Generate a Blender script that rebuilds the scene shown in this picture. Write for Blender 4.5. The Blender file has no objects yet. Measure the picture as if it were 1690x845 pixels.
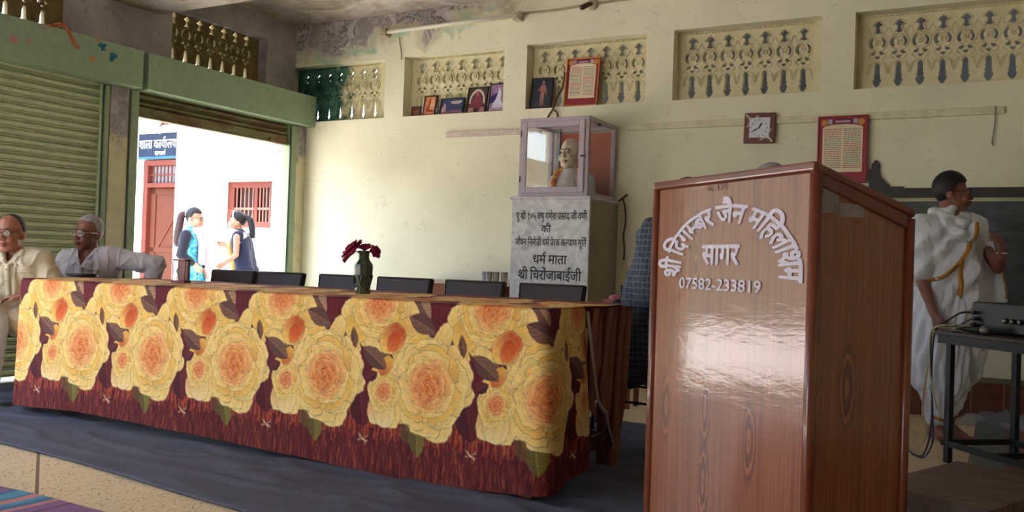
import bpy, bmesh, math, random
import numpy as np
from mathutils import Vector, Matrix, Euler, noise as mnoise

S = bpy.context.scene
COL = S.collection
PI = math.pi
# ------------------------------------------------------------------ camera
cam = bpy.data.cameras.new('camera')
cam.sensor_width = 36.0
cam.lens = 1491.13/1690*36.0
cam.clip_end = 200
camo = bpy.data.objects.new('camera', cam)
yaw, pit, rol = math.radians(-28.748), math.radians(0.604), math.radians(1.951)
fw = Vector((math.sin(yaw)*math.cos(pit), math.cos(yaw)*math.cos(pit), math.sin(pit)))
r0 = Vector((math.cos(yaw), -math.sin(yaw), 0)); u0 = r0.cross(fw)
rt = math.cos(rol)*r0+math.sin(rol)*u0
up = -math.sin(rol)*r0+math.cos(rol)*u0
camo.matrix_world = Matrix(((rt.x, up.x, -fw.x, 0), (rt.y, up.y, -fw.y, 0), (rt.z, up.z, -fw.z, 0.96), (0, 0, 0, 1)))
COL.objects.link(camo)
S.camera = camo
# ------------------------------------------------------------------ daylight
W = bpy.data.worlds.new('sky'); S.world = W; W.use_nodes = True
wn = W.node_tree; bg = wn.nodes['Background']
sky = wn.nodes.new('ShaderNodeTexSky'); sky.sky_type = 'NISHITA'; sky.sun_disc = False
sky.sun_elevation = math.radians(76); sky.sun_rotation = math.radians(190); sky.dust_density = 2.5
wn.links.new(sky.outputs[0], bg.inputs[0]); bg.inputs[1].default_value = 0.60
sun = bpy.data.lights.new('sun', 'SUN'); sun.energy = 8.0; sun.angle = math.radians(1.0); sun.color = (1, .97, .92)
suno = bpy.data.objects.new('sun', sun); COL.objects.link(suno)
suno.rotation_euler = Vector((0.15, 1.0, -4.2)).to_track_quat('-Z', 'Y').to_euler()
S.view_settings.view_transform = 'Standard'; S.view_settings.look = 'None'
S.view_settings.exposure = 1.75; S.view_settings.gamma = 1.0; S.view_settings.use_curve_mapping = False
S.cycles.use_denoising = True
S.cycles.max_bounces = 14; S.cycles.diffuse_bounces = 9; S.cycles.glossy_bounces = 4
S.cycles.transmission_bounces = 6; S.cycles.transparent_max_bounces = 8
S.cycles.sample_clamp_indirect = 8.0
S.cycles.caustics_reflective = False; S.cycles.caustics_refractive = False

# ------------------------------------------------------------------ materials
def srgb(r, g, b):
    f = lambda c: c/12.92 if c <= .04045 else ((c+.055)/1.055)**2.4
    return (f(r/255), f(g/255), f(b/255), 1)
MATS = {}
class NT:
    def __init__(s, name):
        s.m = bpy.data.materials.new(name); s.m.use_nodes = True
        s.t = s.m.node_tree; s.n = s.t.nodes; s.p = s.n['Principled BSDF']
    def new(s, typ, **kw):
        x = s.n.new(typ)
        for k, v in kw.items():
            if k.startswith('i_'):
                key = k[2:]
                x.inputs[int(key) if key.isdigit() else key.replace('_', ' ')].default_value = v
            else: setattr(x, k, v)
        return x
    def link(s, a, b): s.t.links.new(a, b)
    def coords(s, scale=(1, 1, 1), rot=(0, 0, 0), loc=(0, 0, 0), world=False):
        if world:
            c = s.new('ShaderNodeNewGeometry').outputs['Position']
        else:
            c = s.new('ShaderNodeTexCoord').outputs['Object']
        mp = s.new('ShaderNodeMapping'); mp.inputs['Scale'].default_value = scale; mp.inputs['Rotation'].default_value = rot; mp.inputs['Location'].default_value = loc
        s.link(c, mp.inputs[0]); return mp.outputs[0]
    def noise(s, vec, scale=5, detail=4, rough=.6, dist=0):
        x = s.new('ShaderNodeTexNoise'); x.inputs['Scale'].default_value = scale; x.inputs['Detail'].default_value = detail
        x.inputs['Roughness'].default_value = rough; x.inputs['Distortion'].default_value = dist
        s.link(vec, x.inputs['Vector']); return x.outputs[0]
    def ramp(s, fac, stops, interp='LINEAR'):
        x = s.new('ShaderNodeValToRGB'); e = x.color_ramp.elements; x.color_ramp.interpolation = interp
        while len(e) < len(stops): e.new(.5)
        for i, (p, c) in enumerate(stops):
            e[i].position = p; e[i].color = c if len(c) == 4 else (*c, 1)
        s.link(fac, x.inputs[0]); return x.outputs[0]
    def mix(s, fac, a, b, mode='MIX'):
        x = s.new('ShaderNodeMix', data_type='RGBA', blend_type=mode)
        for sock, v in ((x.inputs[0], fac), (x.inputs[6], a), (x.inputs[7], b)):
            if isinstance(v, (tuple, list, float, int)): sock.default_value = v
            else: s.link(v, sock)
        return x.outputs[2]
    def math(s, op, a, b=None, clamp=False):
        x = s.new('ShaderNodeMath', operation=op, use_clamp=clamp)
        for sock, v in ((x.inputs[0], a), (x.inputs[1], b)):
            if v is None: continue
            if isinstance(v, (float, int)): sock.default_value = v
            else: s.link(v, sock)
        return x.outputs[0]
    def bump(s, h, strength=.3, dist=.01):
        b = s.new('ShaderNodeBump'); b.inputs['Strength'].default_value = strength; b.inputs['Distance'].default_value = dist
        s.link(h, b.inputs['Height']); s.link(b.outputs[0], s.p.inputs['Normal'])
    def base(s, c):
        if isinstance(c, tuple): s.p.inputs['Base Color'].default_value = c
        else: s.link(c, s.p.inputs['Base Color'])
    def set(s, **kw):
        for k, v in kw.items(): s.p.inputs[k.replace('_', ' ')].default_value = v
        return s
def mat(name, col, rough=.6, metal=0., var=.12, scale=8., bump=0., spec=.4, coat=0., bscale=None):
    # plain surface with a little procedural unevenness
    if name in MATS: return MATS[name]
    t = NT(name); v = t.coords()
    n = t.noise(v, scale, 4)
    lo = tuple(c*(1-var) for c in col[:3])+(1,); hi = tuple(min(1, c*(1+var)) for c in col[:3])+(1,)
    t.base(t.ramp(n, [(.3, lo), (.7, hi)]))
    t.set(Roughness=rough, Metallic=metal, Specular_IOR_Level=spec, Coat_Weight=coat)
    if bump: t.bump(t.noise(v, bscale or scale*4, 3), bump, .01)
    MATS[name] = t.m
    return t.m

# ------------------------------------------------------------------ mesh helpers
BASE = {}
class MB:
    def __init__(s): s.v = []; s.f = []
    def add(s, vs, fs, M=None):
        o = len(s.v)
        s.v += [tuple(M @ Vector(p)) if M else tuple(p) for p in vs]
        s.f += [tuple(o+i for i in f) for f in fs]
        return s
    def box(s, x0, x1, y0, y1, z0, z1, M=None):
        v = [(x, y, z) for z in (z0, z1) for y in (y0, y1) for x in (x0, x1)]
        return s.add(v, [(0, 2, 3, 1), (4, 5, 7, 6), (0, 1, 5, 4), (2, 6, 7, 3), (0, 4, 6, 2), (1, 3, 7, 5)], M)
    def cbox(s, c, d, M=None):
        return s.box(c[0]-d[0]/2, c[0]+d[0]/2, c[1]-d[1]/2, c[1]+d[1]/2, c[2]-d[2]/2, c[2]+d[2]/2, M)
    def tube(s, pts, r, n=8, M=None, cap=True):
        P = [Vector(p) for p in pts]; N = len(P); vs = []; fs = []
        rs = r if isinstance(r, (list, tuple)) else [r]*N
        ref = None
        for i, p in enumerate(P):
            t = (P[min(i+1, N-1)]-P[max(i-1, 0)])
            t = t.normalized() if t.length > 1e-9 else Vector((0, 0, 1))
            if ref is None: ref = t.orthogonal().normalized()
            ref = (ref-t*ref.dot(t)); ref = ref.normalized() if ref.length > 1e-6 else t.orthogonal().normalized()
            b = t.cross(ref)
            for k in range(n):
                a = 2*PI*k/n; vs.append(p+(ref*math.cos(a)+b*math.sin(a))*rs[i])
        for i in range(N-1):
            for k in range(n):
                fs.append((i*n+k, i*n+(k+1) % n, (i+1)*n+(k+1) % n, (i+1)*n+k))
        if cap: fs += [tuple(reversed(range(n))), tuple(range((N-1)*n, N*n))]
        return s.add(vs, fs, M)
    def lathe(s, prof, n=20, c=(0, 0, 0), M=None, sq=None):
        vs = []; fs = []; N = len(prof)
        for r, z in prof:
            for k in range(n):
                a = 2*PI*k/n
                q = 1
                if sq: q = 1/max(abs(math.cos(a)), abs(math.sin(a)))**sq if False else (abs(math.cos(a))**sq+abs(math.sin(a))**sq)**(-1/sq)
                vs.append((c[0]+r*q*math.cos(a), c[1]+r*q*math.sin(a), c[2]+z))
        for i in range(N-1):
            for k in range(n): fs.append((i*n+k, i*n+(k+1) % n, (i+1)*n+(k+1) % n, (i+1)*n+k))
        fs += [tuple(reversed(range(n))), tuple(range((N-1)*n, N*n))]
        return s.add(vs, fs, M)
    def ell(s, c, r, M=None, nu=16, nv=10):
        vs = [(c[0], c[1], c[2]+r[2])]; fs = []
        for j in range(1, nv):
            t = PI*j/nv
            for i in range(nu):
                a = 2*PI*i/nu; vs.append((c[0]+r[0]*math.sin(t)*math.cos(a), c[1]+r[1]*math.sin(t)*math.sin(a), c[2]+r[2]*math.cos(t)))
        vs.append((c[0], c[1], c[2]-r[2])); L = len(vs)-1
        for i in range(nu):
            fs.append((0, 1+i, 1+(i+1) % nu))
            fs.append((L, L-nu+(i+1) % nu, L-nu+i))
        for j in range(nv-2):
            for i in range(nu):
                a = 1+j*nu; fs.append((a+i, a+nu+i, a+nu+(i+1) % nu, a+(i+1) % nu))
        return s.add(vs, fs, M)
    def cap(s, p0, p1, r0, r1=None, M=None, flat=(1, 1), n=14):
        # tapered capsule; flat scales the cross-section along (side, other)
        r1 = r0 if r1 is None else r1
        a, b = Vector(p0), Vector(p1); t = (b-a)
        if t.length < 1e-6: return s.ell(p0, (r0, r0, r0), M)
        L = t.length; t.normalize(); ref = t.orthogonal().normalized()
        # prefer a horizontal side vector
        h = Vector((0, 0, 1)).cross(t)
        if h.length > .2: ref = h.normalized()
        else:
            ref = Vector((1, 0, 0)); ref = (ref-t*ref.dot(t)).normalized()
        o = t.cross(ref); vs = []; fs = []; rings = []
        for j in range(1, 5): rings.append((-r0*math.cos(PI/2*j/4), r0*math.sin(PI/2*j/4)))
        for j in range(0, 4): rings.append((L+r1*math.sin(PI/2*j/4), r1*math.cos(PI/2*j/4)))
        vs.append(a-t*r0)
        for d, r in rings:
            for k in range(n):
                q = 2*PI*k/n; vs.append(a+t*d+(ref*math.cos(q)*flat[0]+o*math.sin(q)*flat[1])*r)
        vs.append(b+t*r1); Lz = len(vs)-1
        for k in range(n):
            fs.append((0, 1+(k+1) % n, 1+k)); fs.append((Lz, Lz-n+k, Lz-n+(k+1) % n))
        for j in range(len(rings)-1):
            for k in range(n):
                q = 1+j*n; fs.append((q+k, q+(k+1) % n, q+n+(k+1) % n, q+n+k))
        return s.add(vs, fs, M)
    def prism(s, poly, d, M=None):
        # poly: 2D points in the XY plane, extruded 0..d along z (then M)
        n = len(poly); vs = [(x, y, 0) for x, y in poly]+[(x, y, d) for x, y in poly]
        fs = [tuple(reversed(range(n))), tuple(range(n, 2*n))]+[(i, (i+1) % n, n+(i+1) % n, n+i) for i in range(n)]
        return s.add(vs, fs, M)
    def grid(s, fn, nu, nv, M=None, wrap=False):
        vs = [fn(i/(nu if wrap else nu-1) if nu > 1 else 0, j/(nv-1)) for j in range(nv) for i in range(nu)]
        fs = []
        for j in range(nv-1):
            for i in range(nu if wrap else nu-1):
                k = (i+1) % nu; fs.append((j*nu+i, j*nu+k, (j+1)*nu+k, (j+1)*nu+i))
        return s.add(vs, fs, M)
def P2(ax, at):
    # matrix putting the XY plane of a prism upright: 'y-' faces -y (x right, y up), at = origin
    if ax == 'y-': R = Matrix(((1, 0, 0), (0, 0, -1), (0, 1, 0)))
    elif ax == 'x+': R = Matrix(((0, 0, 1), (1, 0, 0), (0, 1, 0)))
    else: R = Matrix.Identity(3)
    return Matrix.Translation(at) @ R.to_4x4()
def props(o, label=None, cat=None, group=None, kind=None):
    if label: o['label'] = label
    if cat: o['category'] = cat
    if group: o['group'] = group
    if kind: o['kind'] = kind
    return o
def obj(name, mb, m, parent=None, base=None, smooth=False, bevel=0, seg=2, solid=0, label=None, sub=0):
    me = bpy.data.meshes.new(name)
    b = BASE[parent.name] if parent is not None else Vector(base or (0, 0, 0))
    if isinstance(mb, MB):
        me.from_pydata([(x-b[0], y-b[1], z-b[2]) for x, y, z in mb.v], [], mb.f)
    else:
        vs, fs = mb
        me.from_pydata((np.asarray(vs)-np.array(b)).tolist(), [], fs)
    if smooth:
        me.polygons.foreach_set('use_smooth', [True]*len(me.polygons))
    me.update()
    o = bpy.data.objects.new(name, me); COL.objects.link(o)
    if m: me.materials.append(m)
    if parent is not None: o.parent = parent
    else: o.location = b
    BASE[o.name] = Vector(b)
    if solid:
        md = o.modifiers.new('solid', 'SOLIDIFY'); md.thickness = solid; md.offset = 0
    if bevel:
        md = o.modifiers.new('bevel', 'BEVEL'); md.width = bevel; md.segments = seg; md.limit_method = 'ANGLE'; md.angle_limit = math.radians(40)
    if sub:
        md = o.modifiers.new('sub', 'SUBSURF'); md.levels = sub; md.render_levels = sub
    if label: o['label'] = label
    return o
def thing(name, label, cat, base, group=None):
    o = bpy.data.objects.new(name, None); COL.objects.link(o); o.location = base; o.empty_display_size = .1
    BASE[o.name] = Vector(base)
    return props(o, label, cat, group)
def struct(name, mb, m, **kw):
    o = obj(name, mb, m, **kw); o['kind'] = 'structure'; return o
def dup(root, loc, label=None, rotz=None):
    r = root.copy(); COL.objects.link(r); r.location = loc
    if rotz is not None: r.rotation_euler = (0, 0, rotz)
    if label: r['label'] = label
    for ch in [c for c in bpy.data.objects if c.parent == root]:
        c = ch.copy(); COL.objects.link(c); c.parent = r
        for g in [q for q in bpy.data.objects if q.parent == ch]:
            d = g.copy(); COL.objects.link(d); d.parent = c
    return r
def smoothpts(pts, n=6):
    # Catmull-Rom through the points
    P = [Vector(p) for p in pts]; out = []
    for i in range(len(P)-1):
        a, b, c, d = P[max(i-1, 0)], P[i], P[i+1], P[min(i+2, len(P)-1)]
        for k in range(n):
            t = k/n
            out.append(.5*((2*b)+(c-a)*t+(2*a-5*b+4*c-d)*t*t+(3*b-a-3*c+d)*t**3))
    out.append(P[-1]); return out
def curve_fill(outer, holes, depth):
    # flat sheet with holes, extruded; returns (verts, faces) in XY, z 0..depth
    cu = bpy.data.curves.new('tmp', 'CURVE'); cu.dimensions = '2D'; cu.fill_mode = 'BOTH'; cu.extrude = depth/2
    for poly in [outer]+holes:
        sp = cu.splines.new('POLY'); sp.points.add(len(poly)-1); sp.use_cyclic_u = True
        for p, (x, y) in zip(sp.points, poly): p.co = (x, y, 0, 1)
    o = bpy.data.objects.new('tmp', cu); COL.objects.link(o)
    me = bpy.data.meshes.new_from_object(o)
    vs = [tuple(v.co) for v in me.vertices]; fs = [tuple(p.vertices) for p in me.polygons]
    bpy.data.objects.remove(o); bpy.data.curves.remove(cu); bpy.data.meshes.remove(me)
    return [(x, y, z+depth/2) for x, y, z in vs], fs

# ------------------------------------------------------------------ lettering (built-in font outlines, laid out glyph by glyph)
GL = {}
def glyph(ch, wt=0.):
    k = (ch, wt)
    if k in GL: return GL[k]
    def raw(t):
        cu = bpy.data.curves.new('tmp', 'FONT'); cu.body = t; cu.size = 1; cu.offset = wt; cu.resolution_u = 3
        o = bpy.data.objects.new('tmp', cu); COL.objects.link(o)
        bpy.context.view_layer.update()
        me = bpy.data.meshes.new_from_object(o)
        vs = [tuple(v.co[:2]) for v in me.vertices]; fs = [tuple(p.vertices) for p in me.polygons]
        bpy.data.objects.remove(o); bpy.data.curves.remove(cu); bpy.data.meshes.remove(me)
        return vs, fs
    vs, fs = raw(ch)
    w0 = max(v[0] for v in raw('\u0928')[0]); w1 = max(v[0] for v in raw(ch+'\u0928')[0])
    GL[k] = (vs, fs, max(0., w1-w0))
    return GL[k]
def cutright(vs, fs, x):
    bm = bmesh.new(); V = [bm.verts.new((a, b, 0)) for a, b in vs]
    for f in fs:
        try: bm.faces.new([V[i] for i in f])
        except ValueError: pass
    bmesh.ops.bisect_plane(bm, geom=bm.verts[:]+bm.edges[:]+bm.faces[:], plane_co=(x, 0, 0), plane_no=(1, 0, 0), clear_outer=True)
    bm.verts.index_update(); out = [tuple(v.co[:2]) for v in bm.verts], [tuple(v.index for v in f.verts) for f in bm.faces]
    bm.free(); return out
def stroke(pts, w):
    vs = []; fs = []
    P = [Vector((x, y)) for x, y in pts]
    for i, p in enumerate(P):
        t = (P[min(i+1, len(P)-1)]-P[max(i-1, 0)]).normalized(); n = Vector((-t.y, t.x))*w/2
        vs += [tuple(p+n), tuple(p-n)]
    for i in range(len(P)-1): fs.append((2*i, 2*i+1, 2*i+3, 2*i+2))
    return vs, fs
def layout(text, wt=.02):
    V, F, x = layout1(text)
    if wt > .005:
        n = len(V); V0, F0 = V, F; V = list(V0); F = list(F0)
        V = [(a, b, 0) for a, b in V0]
        for k, (dx_, dy_) in enumerate(((wt, 0), (-wt, 0), (0, wt*.8), (0, -wt*.8), (wt*.7, wt*.6), (-wt*.7, -wt*.6))):
            o = len(V); V += [(a+dx_, b+dy_, .00025*(k+1)) for a, b in V0]; F += [tuple(o+i for i in f) for f in F0]
    else: V = [(a, b, 0) for a, b in V]
    return V, F, x
def layout1(text, wt=0.):  # outlines of one run of text
    # '~' half form of the letter before it, '/' subscript r stroke, '^' r hook on top
    V = []; F = []; x = 0.; last = (0, 0)
    def put(vs, fs, ox):
        o = len(V); V.extend((a+ox, b) for a, b in vs); F.extend(tuple(o+i for i in f) for f in fs)
    i = 0
    while i < len(text):
        ch = text[i]; nx = text[i+1] if i+1 < len(text) else ''
        if ch == ' ': x += .24; i += 1; continue
        if ch == '/':
            put(*stroke([(-.145, .27), (-.22, .19), (-.33, .06)], .085), x); i += 1; continue
        if ch == '^':
            put(*stroke([(-.13, .62), (-.20, .70), (-.20, .80), (-.10, .85), (.0, .80)], .075), x); i += 1; continue
        vs, fs, adv = glyph(ch, wt)
        if nx == '~':
            c = adv-.165; vs, fs = cutright(vs, fs, c); put(vs, fs, x); x += c+.01; i += 2; continue
        put(vs, fs, x); x += adv; i += 1
    return V, F, x
# ------------------------------------------------------------------ setting: plaster, ceiling, floor
DW, XL, XU, ZC = 7.06, -6.32, -6.50, 3.36       # back wall plane, shutter wall plane, wall plane above the hoods, ceiling
def plaster(name, c, stain_c, corner=True, rough=.75, grey=False):
    t = NT(name); v = t.coords(world=True)
    n1 = t.noise(v, 1.3, 5, .6); n2 = t.noise(v, 9, 5, .65); n3 = t.noise(v, 40, 3)
    col = t.mix(t.ramp(n1, [(.35, (0, 0, 0)), (.7, (1, 1, 1))]), c, tuple(x*.86 for x in c[:3])+(1,))
    col = t.mix(t.ramp(n2, [(.60, (0, 0, 0)), (.72, (.55, .55, .55))]), col, tuple(x*.74 for x in c[:3])+(1,))
    # small scuffs and chipped marks
    vs = t.coords(scale=(3, 3, 9), rot=(.3, .5, .2), world=True)
    sc = t.ramp(t.noise(vs, 6, 2, .5), [(.705, (0, 0, 0)), (.73, (1, 1, 1))])
    col = t.mix(t.math('MULTIPLY', sc, .35), col, srgb(120, 112, 96))
    if corner:
        # damp peeling patch growing out of the upper left corner
        g = t.new('ShaderNodeVectorMath', operation='SUBTRACT'); t.link(v, g.inputs[0]); g.inputs[1].default_value = (-6.5, 7.06, 3.5)
        sc2 = t.new('ShaderNodeVectorMath', operation='MULTIPLY'); t.link(g.outputs[0], sc2.inputs[0]); sc2.inputs[1].default_value = (.30, .30, 1.45)
        ln = t.new('ShaderNodeVectorMath', operation='LENGTH'); t.link(sc2.outputs[0], ln.inputs[0])
        d = t.math('ADD', ln.outputs['Value'], t.math('MULTIPLY', t.math('SUBTRACT', t.noise(v, 2.6, 6, .62, .6), .5), 1.0))
        m = t.ramp(d, [(.60, (1, 1, 1)), (.74, (0, 0, 0))])
        peel = t.ramp(t.noise(v, 4.5, 7, .6, 1.2), [(.40, srgb(150, 142, 140)), (.46, srgb(182, 174, 176)), (.49, srgb(96, 88, 84)), (.52, srgb(170, 162, 162)), (.66, srgb(204, 198, 202))])
        col = t.mix(m, col, peel)
        ring = t.ramp(d, [(.66, (0, 0, 0)), (.74, (.7, .7, .7)), (.84, (0, 0, 0))])
        col = t.mix(ring, col, t.ramp(t.noise(v, 3.1, 4), [(.42, srgb(112, 168, 146)), (.55, srgb(196, 186, 150)), (.66, srgb(140, 128, 108))]))
    t.base(col); t.set(Roughness=rough, Specular_IOR_Level=.25)
    t.bump(t.mix(.3, n2, n3), .25, .006)
    return t.m
CREAM = srgb(228, 226, 202)
m_wall = plaster('cream_plaster', CREAM, None)
def dirty_concrete():
    t = NT('dirty_concrete'); v = t.coords(world=True)
    n = t.noise(v, 1.6, 7, .62, .8); n2 = t.noise(v, 7, 6, .7, .5)
    c = t.ramp(n, [(.32, srgb(140, 132, 124)), (.46, srgb(176, 168, 160)), (.56, srgb(200, 192, 190)), (.68, srgb(214, 208, 208))])
    c = t.mix(t.ramp(n2, [(.56, (0, 0, 0)), (.70, (.75, .75, .75))]), c, srgb(92, 84, 78))
    # yellow damp band along the shutter wall
    sx = t.new('ShaderNodeSeparateXYZ'); t.link(v, sx.inputs[0])
    b = t.math('ADD', sx.outputs[0], t.math('MULTIPLY', n2, .5))
    band = t.ramp(t.math('ADD', b, 6.6), [(.30, (0, 0, 0)), (.42, (1, 1, 1)), (.55, (0, 0, 0))])
    c = t.mix(t.math('MULTIPLY', band, .55), c, srgb(150, 134, 66))
    t.base(c); t.set(Roughness=.85, Specular_IOR_Level=.2); t.bump(n2, .4, .01); return t.m
m_conc = dirty_concrete()
def grey_wall():
    t = NT('grey_cement'); v = t.coords(world=True)
    n = t.noise(v, 2.2, 6, .6, .4); n2 = t.noise(v, 12, 5, .7)
    c = t.ramp(n, [(.3, srgb(146, 140, 140)), (.5, srgb(172, 166, 166)), (.7, srgb(196, 190, 190))])
    c = t.mix(t.ramp(n2, [(.58, (0, 0, 0)), (.72, (.6, .6, .6))]), c, srgb(84, 76, 72))
    t.base(c); t.set(Roughness=.85, Specular_IOR_Level=.2); t.bump(n2, .3, .008); return t.m
m_grey = grey_wall()

# back wall with five recessed ventilator niches
NZ0, NZ1 = 2.352, 2.925
NX = [(-6.56, -5.345), (-5.12, -4.02), (-3.79, -2.668), (-2.434, -1.27), (-1.034, .13)]
w = MB()
TH = .19
w.box(-6.75, 3.2, DW, DW+TH, 0, NZ0); w.box(-6.75, 3.2, DW, DW+TH, NZ1, ZC+.1)
px = -6.75
for a, b in NX:
    w.box(px, a, DW, DW+TH, NZ0, NZ1); px = b
w.box(px, 3.2, DW, DW+TH, NZ0, NZ1)
struct('wall_back', w, m_wall)

# shutter wall: pillars and lintel below, piers and beam above
def left_mat():
    t = NT('pillar_plaster'); v = t.coords(world=True)
    sx = t.new('ShaderNodeSeparateXYZ'); t.link(v, sx.inputs[0])
    n = t.noise(v, 5, 6, .65, .5)
    z = t.math('ADD', sx.outputs[2], t.math('MULTIPLY', n, 1.0))
    bare = t.ramp(t.math('MULTIPLY', z, .4), [(.93, (0, 0, 0)), (1.0, (1, 1, 1))])
    c = t.mix(t.ramp(n, [(.4, (0, 0, 0)), (.7, (1, 1, 1))]), srgb(222, 218, 182), srgb(200, 194, 158))
    c = t.mix(bare, c, t.ramp(t.noise(v, 14, 5), [(.4, srgb(150, 144, 142)), (.6, srgb(182, 176, 176))]))
    t.base(c); t.set(Roughness=.8, Specular_IOR_Level=.2); t.bump(n, .3, .008); return t.m
m_pil = left_mat()
w = MB()
PIL = [(-4.6, -4.43), (-2.67, -1.0), (.79, .96), (2.78, 2.95), (4.76, 4.935), (6.925, 7.06)]
for a, b in PIL: w.box(-6.62, XL, a, b, 0, 2.30)
struct('wall_left', w, m_pil)
w = MB()
w.box(-6.75, XU, -4.6, 7.06, 2.26, 2.625); w.box(-6.75, XU, -4.6, 7.06, 3.13, ZC+.1)
LN = [(-2.6, -1.5), (-.4, .8), (1.75, 2.87), (3.36, 4.52), (5.49, 6.65)]
py = -4.6
for a, b in LN: w.box(-6.75, XU, py, a, 2.625, 3.13); py = b
w.box(-6.75, XU, py, 7.06, 2.625, 3.13)
struct('trim_1', w, m_grey)
# walls behind the viewer, with wide doorways
w = MB(); w.box(3.2, 3.4, -4.6, 7.25, 0, ZC+.1)
struct('wall_right', w, m_wall)
w = MB(); w.box(-6.75, 3.4, -4.8, -4.6, 2.8, ZC+.1)
for a, b in ((-6.75, -6.4), (-3.9, 3.4)): w.box(a, b, -4.8, -4.6, 0, 2.8)
struct('wall_front', w, m_wall)
# ceiling and its downstand beams
w = MB(); w.box(-6.75, 3.4, -4.8, 7.25, ZC, ZC+.14)
struct('ceiling', w, m_conc)
w = MB(); w.box(XU-.02, 3.2, 4.82, 5.345, 3.03, ZC)
struct('trim_2', w, m_conc)
w = MB(); w.box(XU-.02, 3.2, .6, 1.1, 3.03, ZC)
struct('trim_3', w, m_conc)

# terrazzo floor with coloured bands
def terrazzo():
    t = NT('terrazzo'); v = t.coords(world=True)
    vo = t.new('ShaderNodeTexVoronoi', feature='F1'); vo.inputs['Scale'].default_value = 85; t.link(v, vo.inputs['Vector'])
    sep = t.new('ShaderNodeSeparateColor'); t.link(vo.outputs['Color'], sep.inputs[0])
    chip = t.ramp(vo.outputs['Distance'], [(.33, (1, 1, 1)), (.46, (0, 0, 0))])
    def fam(ground, stops): return t.mix(chip, ground, t.ramp(sep.outputs[0], stops, 'CONSTANT'))
    beige = fam(srgb(232, 212, 174), [(0, srgb(222, 200, 158)), (.38, srgb(238, 218, 180)), (.68, srgb(140, 112, 84)), (.82, srgb(96, 78, 64)), (.92, srgb(226, 208, 172))])
    greyb = fam(srgb(96, 112, 120), [(0, srgb(84, 100, 108)), (.4, srgb(120, 134, 140)), (.8, srgb(64, 76, 84))])
    red = fam(srgb(126, 62, 54), [(0, srgb(112, 50, 46)), (.5, srgb(146, 84, 72)), (.8, srgb(90, 40, 38))])
    sx = t.new('ShaderNodeSeparateXYZ'); t.link(v, sx.inputs[0])
    c = t.mix(t.math('GREATER_THAN', sx.outputs[0], -.16), beige, greyb)
    c = t.mix(t.math('GREATER_THAN', sx.outputs[0], .02), c, red)
    # brass dividing strip running across the bay
    dd = t.math('ABSOLUTE', t.math('ADD', t.math('MULTIPLY', sx.outputs[0], .559), t.math('MULTIPLY', sx.outputs[1], .829)))
    c = t.mix(t.math('LESS_THAN', dd, .007), c, srgb(96, 84, 72))
    n = t.noise(v, 2, 4); c = t.mix(t.math('MULTIPLY', n, .25), c, srgb(120, 100, 76))
    t.base(c); t.set(Roughness=.38, Specular_IOR_Level=.45); return t.m
w = MB(); w.box(-6.75, 3.4, -4.8, 7.25, -.12, 0)
struct('floor', w, terrazzo())
# tiled dado on the back wall
def dado():
    t = NT('brown_dado_tile'); v = t.coords(scale=(1, 1, 1), world=True)
    sx = t.new('ShaderNodeSeparateXYZ'); t.link(v, sx.inputs[0])
    mx = t.math('PINGPONG', sx.outputs[0], .1)
    line = t.math('LESS_THAN', mx, .003)
    n = t.noise(v, 8, 5)
    c = t.ramp(n, [(.35, srgb(86, 46, 34)), (.65, srgb(118, 70, 54))])
    c = t.mix(line, c, srgb(150, 128, 110))
    t.base(c); t.set(Roughness=.4); return t.m
w = MB(); w.box(-.9, 3.2, DW-.02, DW, 0, .262)
struct('baseboard_back', w, dado())
w = MB(); w.box(-.9, 3.2, DW-.028, DW, .262, .30)
struct('trim_4', w, mat('dado_cap', srgb(112, 104, 94), .6), bevel=.004)

# ------------------------------------------------------------------ outside: yard, office wall, lane behind the hall
m_white = mat('whitewash', srgb(238, 238, 234), .8, var=.04, scale=2)
def yard():
    t = NT('yard_paving'); v = t.coords(world=True)
    n = t.noise(v, 3, 6, .6); t.base(t.ramp(n, [(.35, srgb(186, 178, 166)), (.65, srgb(212, 206, 196))])); t.set(Roughness=.9); return t.m
w = MB(); w.box(-40, -6.75, -30, 30, -.2, -.02); w.box(-6.75, 30, 7.25, 30, -.2, -.02); w.box(-6.75, 30, -30, -4.8, -.2, -.02)
struct('floor_yard', w, yard())
w = MB()
office = thing('office_building', 'whitewashed office building across the yard, seen through the open doorway', 'building', (-10.4, 9.4, 0))
w.box(-16, -11.88, 9.6, 9.85, 0, 4.6); w.box(-11.88, -10.86, 9.6, 9.85, 2.42, 4.6); w.box(-10.86, -10.2, 9.6, 9.85, 0, 4.6)
obj('office_wall', w, m_white, office)
w = MB()
w.box(-10.44, -9.52, 9.0, 9.25, 0, 4.6); w.box(-8.62, -6.45, 9.0, 9.25, 0, 4.6)
w.box(-9.52, -8.62, 9.0, 9.25, 0, 1.35); w.box(-9.52, -8.62, 9.0, 9.25, 1.985, 4.6)
w.box(-10.44, -10.2, 9.25, 9.6, 0, 4.6); w.box(-10.44, -10.26, 8.97, 9.0, 0, 4.6)
obj('yard_wall', w, m_white, office)
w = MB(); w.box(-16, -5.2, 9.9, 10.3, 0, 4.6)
obj('inner_wall', w, mat('dim_room', srgb(150, 146, 140), .9), office)
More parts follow.
